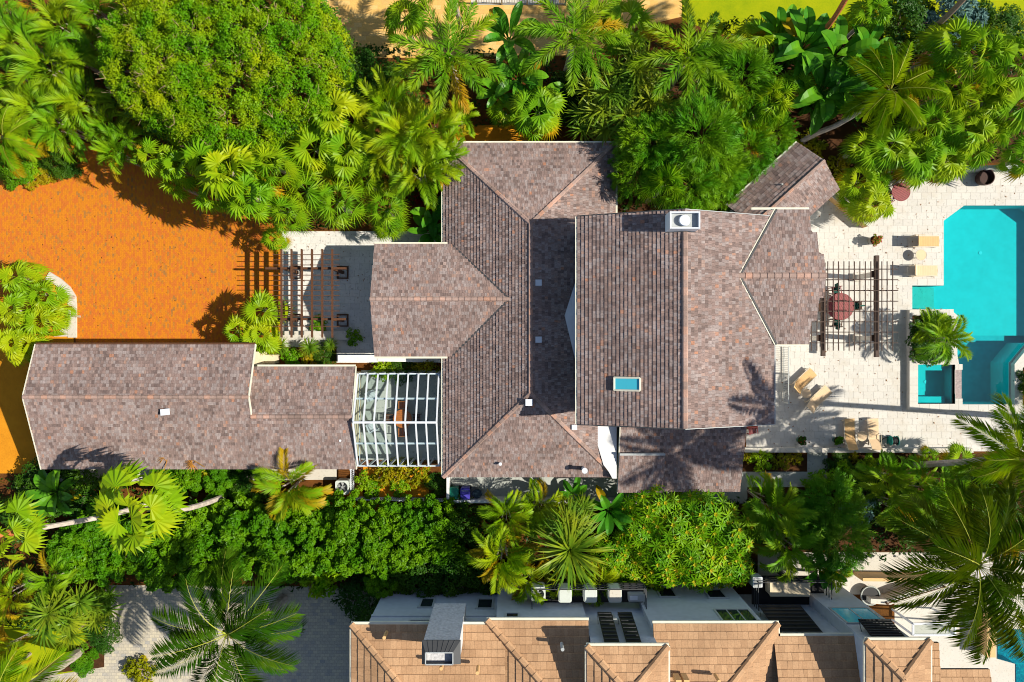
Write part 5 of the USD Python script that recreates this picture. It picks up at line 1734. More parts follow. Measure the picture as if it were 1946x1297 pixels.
SPEC = {   # kind: (builder, natural R, natural crown height, keyword variants)
    'coconut': (coconut, 3.6, 7.0, [dict(), dict(nf=18), dict(nf=22)]),
    'date': (coconut, 4.1, 6.0, [dict(h=6.0, R=4.1, nf=19, m='L_palm', lw=.026, nold=0)]),
    'foxtail': (foxtail, 2.5, 5.5, [dict(), dict(nf=12), dict(nf=10)]),
    'arching': (arching, 2.45, 3.2, [dict(m='L_palm', nold=1), dict(nf=17, m='L_palm', nold=1), dict(nf=13, m='L_palm'), dict(m='L_palm', nf=16, nold=0)]),
    'brightarch': (arching, 2.45, 3.2, [dict(), dict(nf=17), dict(nf=14, nold=3)]),
    'yellowarch': (arching, 2.45, 3.2, [dict(nf=17, nold=6), dict(nf=14, nold=8)]),
    'fan': (fanpalm, 1.85, 3.0, [dict(nf=15), dict(nf=18), dict(nf=13, lr=.64), dict(nf=20, lr=.5), dict(nf=16, cut=.48)]),
    'brightfan': (fanpalm, 1.85, 3.0, [dict(m='L_bright', nf=16), dict(m='L_bright', nf=19, lr=.54), dict(m='L_bright', nf=14, lr=.62)]),
    'needlefan': (fanpalm, 1.85, 3.0, [dict(nf=22, lr=.52, cut=.32, droop=.3), dict(nf=20, lr=.58, cut=.25, droop=.35), dict(nf=24, lr=.5, cut=.3, droop=.4)]),
    'yellowfan': (fanpalm, 1.85, 3.0, [dict(nf=24, lr=.5, cut=.34, nold=7), dict(nf=22, lr=.55, cut=.4, nold=4)]),
    'rosette': (rosettes, 1.6, 3.0, [dict(), dict(heads=9, n=40), dict(heads=5, n=52)]),
    'sunburst': (rosettes, 1.6, 3.0, [dict(heads=1, n=130, w=.034, hr=.95)]),
    'star': (startree, 1.8, 3.4, [dict(), dict(n=56), dict(n=44)]),
    'shrub': (shrub, 1.2, 1.6, [dict(), dict(clumps=30), dict(clumps=22, N=2800)]),
    'hedge': (shrub, 1.6, 2.6, [dict(h=2.6, R=1.6, N=7200, size=.19, clumps=60, rc=.25), dict(h=2.6, R=1.6, N=7600, size=.19, clumps=70, rc=.23), dict(h=2.6, R=1.6, N=7000, size=.20, clumps=54, rc=.27)]),
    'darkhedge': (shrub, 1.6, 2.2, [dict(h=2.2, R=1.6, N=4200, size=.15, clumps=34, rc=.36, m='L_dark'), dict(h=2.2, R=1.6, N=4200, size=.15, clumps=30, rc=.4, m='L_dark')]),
    'croton': (shrub, .8, .9, [dict(h=.9, R=.8, N=750, size=.18, m='L_croton', clumps=14, rc=.22, asp=.45), dict(h=.9, R=.8, N=650, size=.18, m='L_croton', clumps=11, rc=.24, asp=.45)]),
    'lime': (shrub, .8, 1.0, [dict(h=1.0, R=.8, N=1100, size=.14, m='L_lime', clumps=16, rc=.22)]),
    'silver': (shrub, 1.2, 1.8, [dict(h=1.8, R=1.2, N=2200, size=.2, m='L_silver', clumps=20, rc=.3, asp=.4)]),
    'feather': (feathery, 2.2, 3.2, [dict(), dict(n=220), dict(n=170)]),
    'banana': (banana, 1.6, 2.2, [dict(), dict(nf=12), dict(nf=9, nold=0)]),
    'bromeliad': (bromeliads, .6, .6, [dict(), dict(heads=5)]),
}
KINDNAME = {'coconut': ('coconut_palm', 'palm tree'), 'date': ('feather_palm', 'palm tree'), 'foxtail': ('foxtail_palm', 'palm tree'), 'arching': ('arching_palm', 'palm tree'), 'brightarch': ('arching_palm', 'palm tree'),
            'yellowarch': ('arching_palm', 'palm tree'), 'fan': ('fan_palm', 'palm tree'), 'brightfan': ('fan_palm', 'palm tree'), 'needlefan': ('fan_palm', 'palm tree'), 'yellowfan': ('fan_palm', 'palm tree'),
            'rosette': ('sword_leaf_plant', 'plant'), 'sunburst': ('sword_leaf_plant', 'plant'), 'star': ('star_leaf_tree', 'tree'), 'shrub': ('leafy_shrub', 'shrub'), 'hedge': ('hedge_shrub', 'shrub'),
            'darkhedge': ('dark_shrub', 'shrub'), 'croton': ('yellow_shrub', 'shrub'), 'lime': ('lime_shrub', 'shrub'), 'silver': ('silver_shrub', 'shrub'), 'feather': ('fine_leaved_shrub', 'shrub'),
            'banana': ('broad_leaf_plant', 'plant'), 'bromeliad': ('red_rosette_plant', 'plant')}
_cnt = {}
prs = np.random.RandomState(11)


def plant(kind, px, py, Rpx, zc, label, z0=0.0, rz=None, group=None, var=None):
    fn, R0, h0, variants = SPEC[kind]
    i = _cnt.get(kind, 0)
    _cnt[kind] = i + 1
    v = (i if var is None else var) % len(variants)
    x, y, _ = P(px, py, zc)
    R = Rpx * (H - zc) / FPX
    s_ = R / R0
    sz = max((zc - z0) / h0, .25)
    rz = prs.uniform(0, 6.283) if rz is None else rz
    nm, cat = KINDNAME[kind]
    key = (kind, v)
    if key not in MADE:
        t = thing(nm, label, cat, (x, y, z0), rz, (s_, s_, sz), group)
        fn(t, np.random.RandomState(100 + 17 * v + sum(map(ord, kind))), **variants[v])
        MADE[key] = t
    else:
        dup(MADE[key], nm, label, cat, (x, y, z0), rz, (s_, s_, sz), group)


PL = """
arching|38|78|80|3.6|uppermost arching palm at the left edge, below the orange corner
arching|112|48|78|3.8|arching palm at the top left, touching the round tree's shade
arching|28|150|75|3.4|arching palm at the left edge, second below the corner
arching|88|122|85|4.2|big curling arching palm in the thick of the upper left grove
arching|150|110|60|3.2|arching palm half in shade against the round clipped tree
arching|150|190|70|3.4|arching palm beside the round tree's lower left shade
arching|62|205|80|3.6|curling arching palm above the pale trunk at the left edge
arching|112|236|72|3.2|arching palm over the shaded drive corner
arching|205|238|52|2.8|arching palm under the round tree's lower left rim
arching|232|268|58|3.0|arching palm hanging over the shaded brick drive below the round tree
arching|216|290|45|3.7|lowest small arching palm at the drive edge below the round tree
yellowfan|12|18|40|2.5|yellow fan palm in the upper left corner
arching|178|20|55|3.0|small arching palm in shade above the round tree's left side
fan|298|305|50|4.3|fan palm below the round tree, at the shaded drive edge
fan|345|320|52|4.7|fan palm under the round tree's bottom, second along the drive
fan|395|310|60|5.3|fan palm directly below the round tree's lowest point
brightfan|440|330|82|5.9|large bright fan palm overhanging the brick drive's shadow edge
fan|480|375|70|5.3|fan palm at the drive edge right of the large bright one
fan|335|350|40|3.7|low fan palm hanging farthest left over the drive shadow
fan|410|375|50|4.0|low fan palm hanging over the middle of the drive shadow
needlefan|520|315|62|5.3|dark thin leaved fan palm between round tree and court
brightfan|632|215|75|4.2|tall bright fan palm at the right rim of the round tree
brightfan|600|285|70|3.8|bright fan palm below the round tree's right side
fan|660|290|72|3.8|fan palm with drooping fans above the court
needlefan|585|365|75|3.4|deep green thin leaved palm above the court's left end
needlefan|640|385|75|3.2|deep green thin leaved palm above the middle of the court
needlefan|545|405|55|4.3|thin leaved palm at the corner of drive and court
yellowfan|522|455|36|2.2|small yellow fan palm above the entrance pergola
needlefan|700|345|50|2.8|feathery dark palm left of the red rosette plants
needlefan|735|400|62|2.8|feathery palm hanging over the court near the west wing
needlefan|738|430|45|2.2|low feathery palm touching the west wing eave
brightarch|735|200|75|4.0|bright arching palm below the shaded road edge
brightarch|770|255|85|4.4|big bright arching palm in the grove left of the house
brightarch|822|245|75|4.0|bright yellow green arching palm near the house corner
brightarch|730|290|65|3.6|bright arching palm at the left of the grove by the house
brightarch|795|325|75|3.8|bright arching palm above the red rosette plants
brightarch|838|300|68|3.6|bright arching palm overhanging the roof's upper left corner
brightarch|870|225|50|3.0|small bright arching palm above the orange mulch strip
fan|770|35|60|3.4|dark fan palm beside the sand paved road, left of the tall feathery palm
foxtail|852|105|118|6.0|largest fluffy feathery palm, left of the broad leaf clump
foxtail|1090|68|112|6.0|fluffy feathery palm in the middle of the top edge
foxtail|1308|105|112|6.0|fluffy feathery palm below the lawn corner
foxtail|862|-30|80|5.6|fluffy feathery palm cut by the top edge beside the road
banana|968|60|62|4.0|tall broad leaf plant at the road, between two fluffy palms
banana|985|140|60|3.2|dark broad leaf plant in the shade between two fluffy palms
banana|1020|180|55|2.8|broad leaf plant below the middle fluffy palm
banana|950|170|45|2.6|shaded broad leaf plant right of the largest fluffy palm
fan|1022|215|75|3.2|bright fan palm above the house's upper roof edge
fan|960|215|40|2.4|small fan palm above the orange mulch strip's right end
fan|1185|45|72|4.0|dark fan palm on the sand paving at the top
fan|1135|30|45|3.4|fan palm tucked behind the middle fluffy palm's tip
rosette|1212|135|80|4.4|sword leaf plant with pale sunlit heads, top of its thicket
rosette|1160|175|72|4.0|dark sword leaf plant left in the thicket above the house
rosette|1190|220|80|3.6|sword leaf plant in the middle of the thicket above the house
rosette|1130|215|62|3.2|shaded sword leaf plant above the house's upper right roof corner
rosette|1235|190|60|3.8|sword leaf plant below the right fluffy palm
feather|1340|250|95|6.4|big silvery green fine leaved shrub above the tall house chimney
feather|1245|270|75|5.6|fine leaved shrub left of the silvery one
needlefan|1262|350|66|5.2|thin leaved palm over the tall house's upper left edge
feather|1320|345|72|5.6|fine leaved shrub directly above the roof chimney
feather|1375|308|66|5.0|fine leaved shrub left of the turned pavilion
feather|1432|280|60|4.4|fine leaved shrub above the pavilion's gutter
feather|1420|130|75|6.0|light green fine leaved shrub below the lawn
needlefan|1462|200|66|4.6|thin leaved palm left of the broad leaf clumps
needlefan|1390|190|62|4.2|thin leaved palm below the right fluffy palm
feather|1480|245|48|3.8|small fine leaved shrub at the edge of the bare brown soil
feather|1385|362|40|3.4|low fine leaved shrub between tall roof and pavilion
yellowarch|1425|262|45|3.4|yellow tinged feathery plant in the shrubs left of the pavilion
feather|1215|320|60|4.8|shaded fine leaved shrub beside the house's right eave
feather|1360|100|50|5.4|small fine leaved shrub under the right fluffy palm's fronds
banana|1540|80|75|4.0|broad leaf clump below the lawn's edge by the leaning trunk
banana|1605|95|78|4.2|tall broad leaf clump right of the leaning red brown trunk
banana|1655|95|60|3.6|broad leaf clump with pale tips left of the second trunk
banana|1575|165|80|3.6|broad leaf clump with a browned leaf above the bare soil
banana|1625|165|70|3.4|broad leaf clump right of the browned leaf
banana|1550|195|40|2.4|lowest broad leaf clump over the bare soil
banana|1490|60|60|3.4|dark broad leaf clump at the lawn's lower edge
fan|1440|70|55|3.0|fan palm in shade at the lawn's lower edge
fan|1655|30|55|3.6|fan palm on the lawn between the two leaning trunks
fan|1515|165|48|3.0|fan palm at the left of the dark broad leaf clumps
yellowfan|1862|108|85|5.0|golden fan palm, brightest in the upper right grove
fan|1800|85|75|4.4|fan palm left of the golden one
needlefan|1800|180|80|4.2|thin leaved palm below left of the golden fan palm
needlefan|1870|195|75|4.0|thin leaved palm directly below the golden fan palm
fan|1925|120|75|4.4|fan palm at the right edge beside the golden one
fan|1925|205|75|4.0|fan palm at the right edge, second from the top
needlefan|1760|235|70|3.8|thin leaved palm right of the leaning coconut's crown
fan|1840|250|70|3.6|fan palm with hanging yellow leaves in the upper right grove
yellowfan|1885|255|52|3.4|small yellowing fan palm low in the upper right grove
fan|1690|285|72|3.2|fan palm above the smaller red table
fan|1740|300|70|3.2|fan palm shading the deck right of the smaller red table
fan|1800|305|62|3.0|fan palm casting fan shadows on the deck by the wicker chair
fan|1850|290|50|3.0|fan palm behind the wicker chair
fan|1945|300|55|3.2|fan palm at the right edge above the pool
fan|1640|280|55|2.8|dark fan palm beside the bare soil above the deck
brightfan|1630|345|50|2.6|bright fan palm right of the pavilion
brightfan|1660|388|55|2.6|bright fan palm at the end of the diagonal wall
yellowfan|1668|352|42|2.2|yellow fan palm between the pavilion and the smaller red table
yellowfan|1618|375|34|1.8|low yellow fan palm against the diagonal wall
silver|1850|12|58|3.0|silvery blue shrub on the lawn at the top right
darkhedge|1740|30|70|2.4|dark shrub on the lawn between trunk and silvery shrub
darkhedge|1915|40|60|2.4|dark shrub at the right end of the top lawn
croton|1545|270|30|0.8|small yellow green shrub at the pavilion's upper corner
croton|1600|318|26|0.8|small dark yellow shrub behind the pavilion's right corner
bromeliad|1510|240|18|0.7|small dark red rosette plant at the edge of bare soil
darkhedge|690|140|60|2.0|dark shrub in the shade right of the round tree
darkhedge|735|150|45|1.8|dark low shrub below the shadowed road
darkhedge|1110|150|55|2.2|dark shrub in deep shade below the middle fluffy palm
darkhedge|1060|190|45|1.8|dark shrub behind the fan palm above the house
bromeliad|806|376|26|1.1|bright red rosette plants by the house's left eave
banana|822|400|50|1.9|broad leaf plant below the red rosette plants
banana|818|440|45|1.7|broad leaf plant in the corner of house and west wing
brightfan|500|590|52|2.6|upper fan palm of the trio at the garage corner
brightfan|452|630|46|2.2|left fan palm of the trio at the garage corner
brightfan|495|635|48|2.2|lower fan palm of the trio at the garage corner
brightfan|38|528|52|3.2|upper head of the bright palm clump at the left edge
brightfan|85|560|46|3.0|bright palm head beside the white curved kerb
brightfan|30|590|55|3.4|middle bright palm head at the left edge
brightfan|80|610|48|2.8|bright palm head lower in the kerbed bed
brightfan|118|600|32|1.8|smallest bright palm head reaching over the kerb
brightfan|28|650|50|2.8|bright palm head at the garage's upper left corner
brightfan|60|660|40|2.2|lowest bright palm head by the garage gable
sunburst|532|658|22|1.0|small spiky plant left in the bed beside the garage
sunburst|587|660|24|1.0|small spiky plant in the middle of the bed beside the garage
sunburst|628|655|17|0.9|small spiky plant at the right end of the bed beside the garage
lime|552|682|22|0.8|lime green shrub low in the bed beside the garage
croton|590|680|22|0.7|orange yellow shrub low in the bed beside the garage
darkhedge|612|678|24|0.7|dark shrub at the right of the bed beside the garage
darkhedge|503|662|16|0.6|dark small shrub beside the garage's upper right corner
lime|668|640|17|1.0|lime coloured plant at the end of the concrete bench wall
lime|602|616|18|0.7|green plant under the entrance pergola's lower beam
croton|803|693|24|1.6|rounded bright yellow shrub above the sun room
lime|725|700|26|1.0|lime shrub above the sun room's left side
darkhedge|760|702|30|0.9|dark shrub between two bright ones above the sun room
croton|728|905|25|1.1|yellow shrub left of the middle in the orange mulch bed
croton|757|900|26|1.2|yellow shrub in the middle of the orange mulch bed
croton|788|906|25|1.1|yellow shrub at the right of the orange mulch bed
lime|690|918|20|0.9|green yellow shrub at the left end of the orange mulch bed
lime|705|930|18|0.8|low green shrub by the slatted fence corner
lime|757|928|20|0.8|low green shrub in the orange mulch bed's centre
darkhedge|832|925|24|0.8|dark shrub at the right end of the mulch bed
yellowarch|545|925|85|3.2|yellow green arching palm between garage and hedge
hedge|345|908|45|1.8|green shrub row below the garage, left part
croton|375|905|30|1.4|yellowish shrub below the garage's lower eave
hedge|415|912|45|1.8|green shrub row below the garage, right part
hedge|305|905|30|1.4|small green shrub below the dry fronds on the garage
darkhedge|460|925|45|1.8|dark shrub left of the yellow green arching palm
darkhedge|60|935|60|2.2|dark shrub below the orange ground at the left edge
darkhedge|130|940|60|2.4|dark shrub below the garage's lower left corner
darkhedge|25|985|55|2.2|dark shrub at the left edge above the leaning trunk
banana|95|940|55|2.2|shaded broad leaf plant below the garage corner
hedge|170|1010|58|2.6|shrub below the long pale leaning trunk
hedge|235|1040|62|2.8|shrub under the big bright fan leaves
hedge|120|1060|60|2.8|shrub at the left beginning of the long hedge
hedge|180|1075|55|2.8|shrub in the long hedge, left of the driveway's edge
hedge|300|1035|62|3.2|hedge shrub right of the big bright fan leaves
hedge|290|1090|50|2.6|shaded hedge shrub above the grey driveway
hedge|360|1020|60|3.4|hedge shrub below the right end of the leaning trunk
hedge|370|1080|55|3.0|hedge shrub above the middle of the grey driveway
hedge|430|1000|55|3.4|hedge shrub below the yellow green arching palm's left side
hedge|440|1060|60|3.4|hedge shrub behind the large palm's upper fronds
hedge|505|1010|58|3.6|hedge shrub directly below the yellow green arching palm
hedge|515|1070|58|3.6|hedge shrub behind the tip of the large palm
hedge|575|1000|55|3.6|hedge shrub below the air conditioner's left
hedge|580|1065|58|3.8|hedge shrub left of the sunlit bulge
lime|590|1115|44|3.6|sunlit lime green bulge of the hedge over the grey driveway
hedge|640|1005|55|3.6|hedge shrub below the round air conditioner
hedge|645|1065|52|3.4|hedge shrub right of the sunlit bulge
hedge|705|1010|52|3.4|hedge shrub below the white slatted fence
hedge|705|1065|50|3.2|hedge shrub in the lower row below the slatted fence
hedge|765|1005|50|3.2|hedge shrub left of the garden wall's corner
hedge|765|1055|48|3.0|hedge shrub near the hedge's right end, lower row
hedge|825|1000|46|3.0|hedge shrub below the wheeled bins
hedge|825|1048|44|2.8|last lower hedge shrub before the pale stepping stones
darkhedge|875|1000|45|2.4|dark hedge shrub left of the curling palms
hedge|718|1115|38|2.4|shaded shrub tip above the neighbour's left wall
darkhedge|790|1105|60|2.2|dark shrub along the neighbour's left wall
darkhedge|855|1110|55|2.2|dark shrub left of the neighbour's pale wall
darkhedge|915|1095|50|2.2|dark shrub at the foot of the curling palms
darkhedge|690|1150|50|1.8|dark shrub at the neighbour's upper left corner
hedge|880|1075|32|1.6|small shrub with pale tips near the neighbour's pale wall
brightarch|962|985|60|3.8|bright arching palm over the right end of the white garden wall
yellowarch|955|1060|75|4.2|curling palm with orange tips left of the sunburst plant
yellowarch|1000|1100|60|3.8|curling palm hanging over the neighbour's first air conditioner
brightarch|1022|965|55|3.4|broad frond palm standing up against the side path
rosette|1020|985|48|2.8|dark spiky plant left of the sunburst plant
sunburst|1083|1045|92|5.2|big sunburst plant of narrow leaves, yellow at its centre
sunburst|1078|1000|62|4.4|smaller narrow leaved head above the big sunburst
sunburst|1108|968|34|3.4|small spiky head beside the side path
sunburst|1080|962|22|3.0|smallest spiky head beside the side path
banana|1090|945|40|2.4|single broad leaf standing against the side path
banana|1160|975|48|2.8|pair of broad leaves in the dark gap before the star leaf trees
brightarch|1075|1105|50|3.2|palm fronds hanging over the second air conditioner
brightarch|1140|1112|45|3.4|palm fronds hanging over the third air conditioner
star|1245|965|62|3.6|star leaf tree touching the low south roof
star|1290|1010|62|3.8|star leaf tree in the middle of its group, left half
star|1345|985|65|3.8|star leaf tree below the low south roof's right half
star|1395|1025|62|3.6|rightmost star leaf tree of the upper row
star|1215|1015|52|3.2|leftmost star leaf tree beside the dark gap
star|1265|1070|62|3.6|star leaf tree above the neighbour's flat window
star|1330|1075|65|3.8|star leaf tree reaching lowest over the neighbour's wall
star|1395|1080|52|3.2|star leaf tree left of the black terrace platform
star|1165|1065|48|3.0|star leaf tree right of the big sunburst plant
star|1195|1090|44|2.8|low star leaf tree above the fourth air conditioner
lime|1245|1105|36|2.4|pale small leaved shrub under the star leaf trees
darkhedge|1215|1060|45|2.0|dark shrub between the star leaf trees
arching|1480|980|75|3.0|dark arching palm below the angled side path
arching|1500|1035|75|3.2|dark arching palm above the sunny sand strip
arching|1450|950|55|2.6|dark arching palm at the low south roof's corner
feather|1590|965|68|3.2|glossy fine leaved shrub right of the dark arching palms
feather|1605|1030|75|3.4|glossy fine leaved shrub above the sand yard
feather|1560|1005|55|3.0|shaded fine leaved shrub between arching palms and glossy shrub
lime|1565|920|24|1.2|small yellow green shrub at the bend of the side path
lime|1615|912|30|1.6|small light shrub above the glossy fine leaved shrubs
silver|1645|975|34|2.2|silvery shrub left of the large coconut crown
banana|1565|1085|45|2.4|bright paddle leaf plant above the sand strip
brightarch|1590|1085|40|2.4|small palm in front of the tan board fence
arching|1690|910|60|2.6|shaded arching palm right of the dark flower bed
arching|1745|930|62|2.8|arching palm under the horizontal palm trunk
arching|1800|940|60|3.0|arching palm left of the upper coconut crown
arching|1700|960|60|2.8|dark arching palm above the large coconut's left fronds
lime|1660|890|24|1.0|small lime plant behind the hose reel
yellowfan|1765|868|28|1.6|small golden fan plant at the deck ledge
fan|1820|870|40|1.8|fan palm behind the deck ledge near the right edge
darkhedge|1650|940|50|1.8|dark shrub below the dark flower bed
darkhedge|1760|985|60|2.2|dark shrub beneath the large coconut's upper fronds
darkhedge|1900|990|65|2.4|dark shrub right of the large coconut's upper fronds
lime|1453|878|22|1.0|bright green fern in the bed below the deck ledge
croton|1490|880|18|0.6|yellow flecked plant right of the bright fern
croton|1515|872|14|0.5|small yellow flecked plant at the bed's right end
croton|1424|872|12|0.5|small yellow flecked plant at the bed's left end
darkhedge|1600|880|24|0.6|dark low shrub in the soil bed right of the path
croton|1625|868|14|0.5|orange flecked plant in the soil bed below the sun loungers
darkhedge|1780|645|46|1.3|low dark bush in the raised planter
arching|1800|645|58|2.6|dark green palm leaning from the raised planter over the pool
arching|1775|625|45|2.2|palm fronds over the planter's grass
darkhedge|1968|725|26|1.0|dark bush behind the right coping wall
fan|1972|752|28|1.4|palm tuft at the right edge by the deep pool end
rosette|95|1165|78|3.4|dark spiky clump above the small lawn at the lower left
sunburst|135|1205|36|2.0|yellow green spiky ball at the lower left lawn
yellowarch|15|1130|62|3.4|golden palm at the left edge of the lower left corner
yellowarch|10|1235|50|3.0|golden palm frond cluster at the bottom left edge
darkhedge|188|1212|34|.9|low dark shrub at the corner of lawn and grey driveway
shrub|150|1262|26|.7|small green shrub beside the thick pale trunk
rosette|180|1155|52|1.8|shaded spiky plant left of the grey driveway
arching|8|1275|40|2.4|green palm in the bottom left corner
arching|95|1105|55|3.0|green feathery palm between hedge and dark spiky clump
croton|262|1288|26|1.2|yellow flecked plant at the bottom edge of the driveway
croton|240|1280|18|1.0|small yellow plant at the bottom edge left of the large palm
shrub|14|318|34|1.2|sunlit yellow green bush at the left edge of the drive
lime|46|318|22|0.9|round lime green bush at the drive's upper left
croton|55|338|22|0.6|yellow bush row at the drive's upper left edge
croton|85|330|16|0.6|small yellow bush right of the row at the drive
croton|78|318|15|0.5|tiny yellow bush behind the row at the drive
darkhedge|100|300|34|1.2|dark bush in the shade at the drive's upper left
darkhedge|125|315|22|0.8|small dark bush at the shaded drive corner
"""
for ln in PL.strip().splitlines():
    k, a, b, r_, z_, lab = ln.split('|')
    base = .30 if 'raised planter' in lab or "planter's" in lab else 0.0
    plant(k, float(a), float(b), float(r_), float(z_), lab, base)

# single trees and palms with a trunk of their own course
gx = np.random.RandomState(5)


def lean_px(pts, x0=None):
    return [np.array(P(a, b, z)) for a, b, z in pts]


def own_palm(fn, name, label, pts, **k):
    q = lean_px(pts)
    base = q[0].copy()
    t = thing(name, label, 'palm tree', tuple(base))
    fn(t, gx, lean=[tuple(p - base) for p in q], **k)
    return t


own_palm(fanpalm, 'fan_palm', 'tall fan palm with long pale trunk and big bright fans over the hedge', [(425, 944, 1.0), (392, 957, 3.0), (350, 970, 5.0), (312, 966, 6.6), (282, 966, 7.6), (258, 978, 8.2)], h=8, R=2.7, nf=14, m='L_bright', lr=.44, boot=True, tm='paletrunk', tr=.125, droop=.25, cut=.68, nold=0, spread=4.2)
own_palm(fanpalm, 'fan_palm', 'fan palm crown at the left edge on the longest straight pale trunk', [(292, 955, .4), (210, 980, 3.0), (100, 1000, 5.5), (8, 1016, 7.5)], h=8, R=2.2, nf=13, m='L_bright', lr=.46, boot=True, tm='paletrunk', tr=.125, droop=.25, cut=.64, nold=0, spread=4.2)
own_palm(coconut, 'coconut_palm', 'leaning coconut palm with curved grey trunk above the pavilion', [(1525, 268, .3), (1555, 252, 1.4), (1588, 240, 2.4), (1622, 220, 3.6), (1692, 172, 5.6)], h=5.6, R=2.7, nf=16, tm='paletrunk', tr=.13)
own_palm(coconut, 'coconut_palm', 'largest coconut palm, its long fronds over the lower right patio', [(1790, 1020, .2), (1815, 1040, 4), (1858, 1074, 8.5)], h=8.5, R=4.5, nf=24, lw=.032, tr=.17, m='L_olive')
own_palm(coconut, 'coconut_palm', 'coconut palm at the right edge with a long horizontal looking trunk', [(1735, 884, .3), (1790, 881, 3.0), (1850, 877, 5.5), (1935, 866, 8.0)], h=8, R=3.1, nf=19, tm='trunk', tr=.15)
q = lean_px([(538, 1138, .2), (500, 1175, 2.6), (432, 1205, 6.8)])
t = thing('feather_palm', 'large deep green feather palm over the grey driveway at the bottom', 'palm tree', tuple(q[0]))
coconut(t, gx, 6.8, 4.15, 18, 'L_deep', [tuple(p - q[0]) for p in q], 'L_deep', 0, 'paletrunk', .026, tr=.24)
own_palm(coconut, 'coconut_palm', 'leaning red brown palm trunk at the top of the lawn, crown above the frame', [(1535, 92, .2), (1560, 66, 3.0), (1590, 30, 6.0), (1690, -150, 13.0)], h=13, R=2.6, nf=16, tm='boot', tr=.13)
own_palm(coconut, 'coconut_palm', 'leaning palm trunk left of the silvery shrub, crown above the frame', [(1736, 84, .2), (1770, 58, 3.0), (1815, 18, 7.0), (1960, -150, 14.0)], h=14, R=2.6, nf=16, tm='bark', tr=.13)
own_palm(coconut, 'coconut_palm', 'thick pale palm trunk leaning out at the bottom left corner', [(150, 1240, .2), (120, 1262, 2.6), (70, 1296, 6.0), (0, 1345, 10.0)], h=10, R=3.4, nf=16, tm='paletrunk', tr=.22)
own_palm(coconut, 'coconut_palm', 'silvery palm at the left edge with a dark leaning trunk', [(68, 285, .2), (40, 275, 2.0), (8, 264, 4.2)], h=4.2, R=2.2, nf=14, tm='trunk', tr=.17, m='L_fan', old='L_yellow', nold=3)

for nm_, lab, base_, top_, R_ in (('coconut_palm', 'tall coconut palm at the right edge, fronds over the lower pool end', (33.5, -4.9, 0), (24.2, -4.3, 16.5), 3.2),
                                  ('coconut_palm', 'tallest coconut palm beyond the lower right edge, shading the low south roof', (33.0, -8.6, 0), (25.0, -7.4, 17.5), 3.3)):
    bb, tt_ = np.array(base_, float), np.array(top_, float)
    t = thing(nm_, lab, 'palm tree', tuple(bb))
    coconut(t, gx, 16, R_, 19, 'L_coco', [np.zeros(3), (tt_ - bb) * np.array([.35, .35, .55]), tt_ - bb], 'L_yellow', 1, 'paletrunk', .030, tr=.14)

# the big clipped round tree
t = thing('round_tree', 'huge round clipped tree with fine light green leaves at the upper left', 'tree', P(430, 165, 0))
b0 = np.array(P(430, 165, 0))
trunk(MB(), [(0, 0, 0), (.1, .1, 1.6), (0, 0, 3.2)], .45, .32, 12).build('trunk', M['bark'], t)
rng = np.random.RandomState(3)
outl = Polygon(PP([(196, 150), (183, 95), (196, 35), (240, -20), (320, -60), (430, -70), (530, -50), (600, -10), (640, 50), (652, 120), (640, 170), (610, 215), (560, 235), (520, 250), (480, 285), (430, 308), (380, 300), (330, 262), (275, 232), (230, 195)], 5.0)).buffer(.05)
cen = np.array(outl.centroid.coords[0])
for k in range(9):
    a = k * .7
    e = np.array([3.8 * math.cos(a), 3.0 * math.sin(a)])
    trunk(MB(), [(0, 0, 2.8), (e[0] * .45, e[1] * .45, 4.2), (e[0], e[1], 5.4)], .16, .06, 6).build('limb', M['bark'], t)


def dome_z(xy):
    d = np.array([outl.exterior.distance(Point(p)) if outl.contains(Point(p)) else 0 for p in xy])
    return 4.1 + 2.6 * np.sqrt(np.clip(1 - (1 - np.clip(d / 5.2, 0, 1)) ** 2, 0, 1)), d


bx = outl.bounds
N = 6500
pts = rng.uniform((bx[0], bx[1]), (bx[2], bx[3]), (N, 2))
pts = pts[[outl.contains(Point(p)) for p in pts]]
zz, dd = dome_z(pts)
import meshkit
hole_ = meshkit.fbm(np.column_stack([pts * .55, np.zeros(len(pts))]), 3, 4)
hole2 = meshkit.fbm(np.column_stack([pts * 1.9, np.ones(len(pts))]), 3, 9)
sel = hole2 > .34
clump = np.column_stack([pts, zz + (hole_ - .5) * .9 + (hole2 - .5) * 1.9 + rng.uniform(-.22, .22, len(pts)), rng.uniform(.14, .30, len(pts))])[sel]
rim = []
for k in range(900):
    p = outl.exterior.interpolate(rng.rand(), normalized=True)
    rim.append((p.x, p.y, rng.uniform(2.2, 4.3), rng.uniform(.2, .36)))
clump = np.vstack([clump, rim]) - np.array([b0[0], b0[1], 0, 0])
MB().add(*leafcloud(rng, clump, 150000, .115, .6, .5)).build('crown', M['L_ficus'], t)
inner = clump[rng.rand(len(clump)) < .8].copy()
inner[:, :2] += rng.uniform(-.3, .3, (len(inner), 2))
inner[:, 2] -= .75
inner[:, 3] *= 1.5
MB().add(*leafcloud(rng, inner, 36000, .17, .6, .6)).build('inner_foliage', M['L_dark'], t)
tw = MB()
for k in range(340):
    i = rng.randint(len(clump))
    c_ = clump[i, :3] + rng.normal(size=3) * .12
    for j in range(3):
        a = rng.uniform(0, 6.28)
        L_2 = rng.uniform(.2, .5)
        d_ = np.array([math.cos(a), math.sin(a), rng.uniform(.1, .5)]) * L_2
        if c_[2] > 4.3:
            tw.tube([c_ - [0, 0, .1], c_ + d_ + [0, 0, .12]], [.016, .008], 3, cap=False)
tw.build('twig', M['twig'], t, kind='stuff')

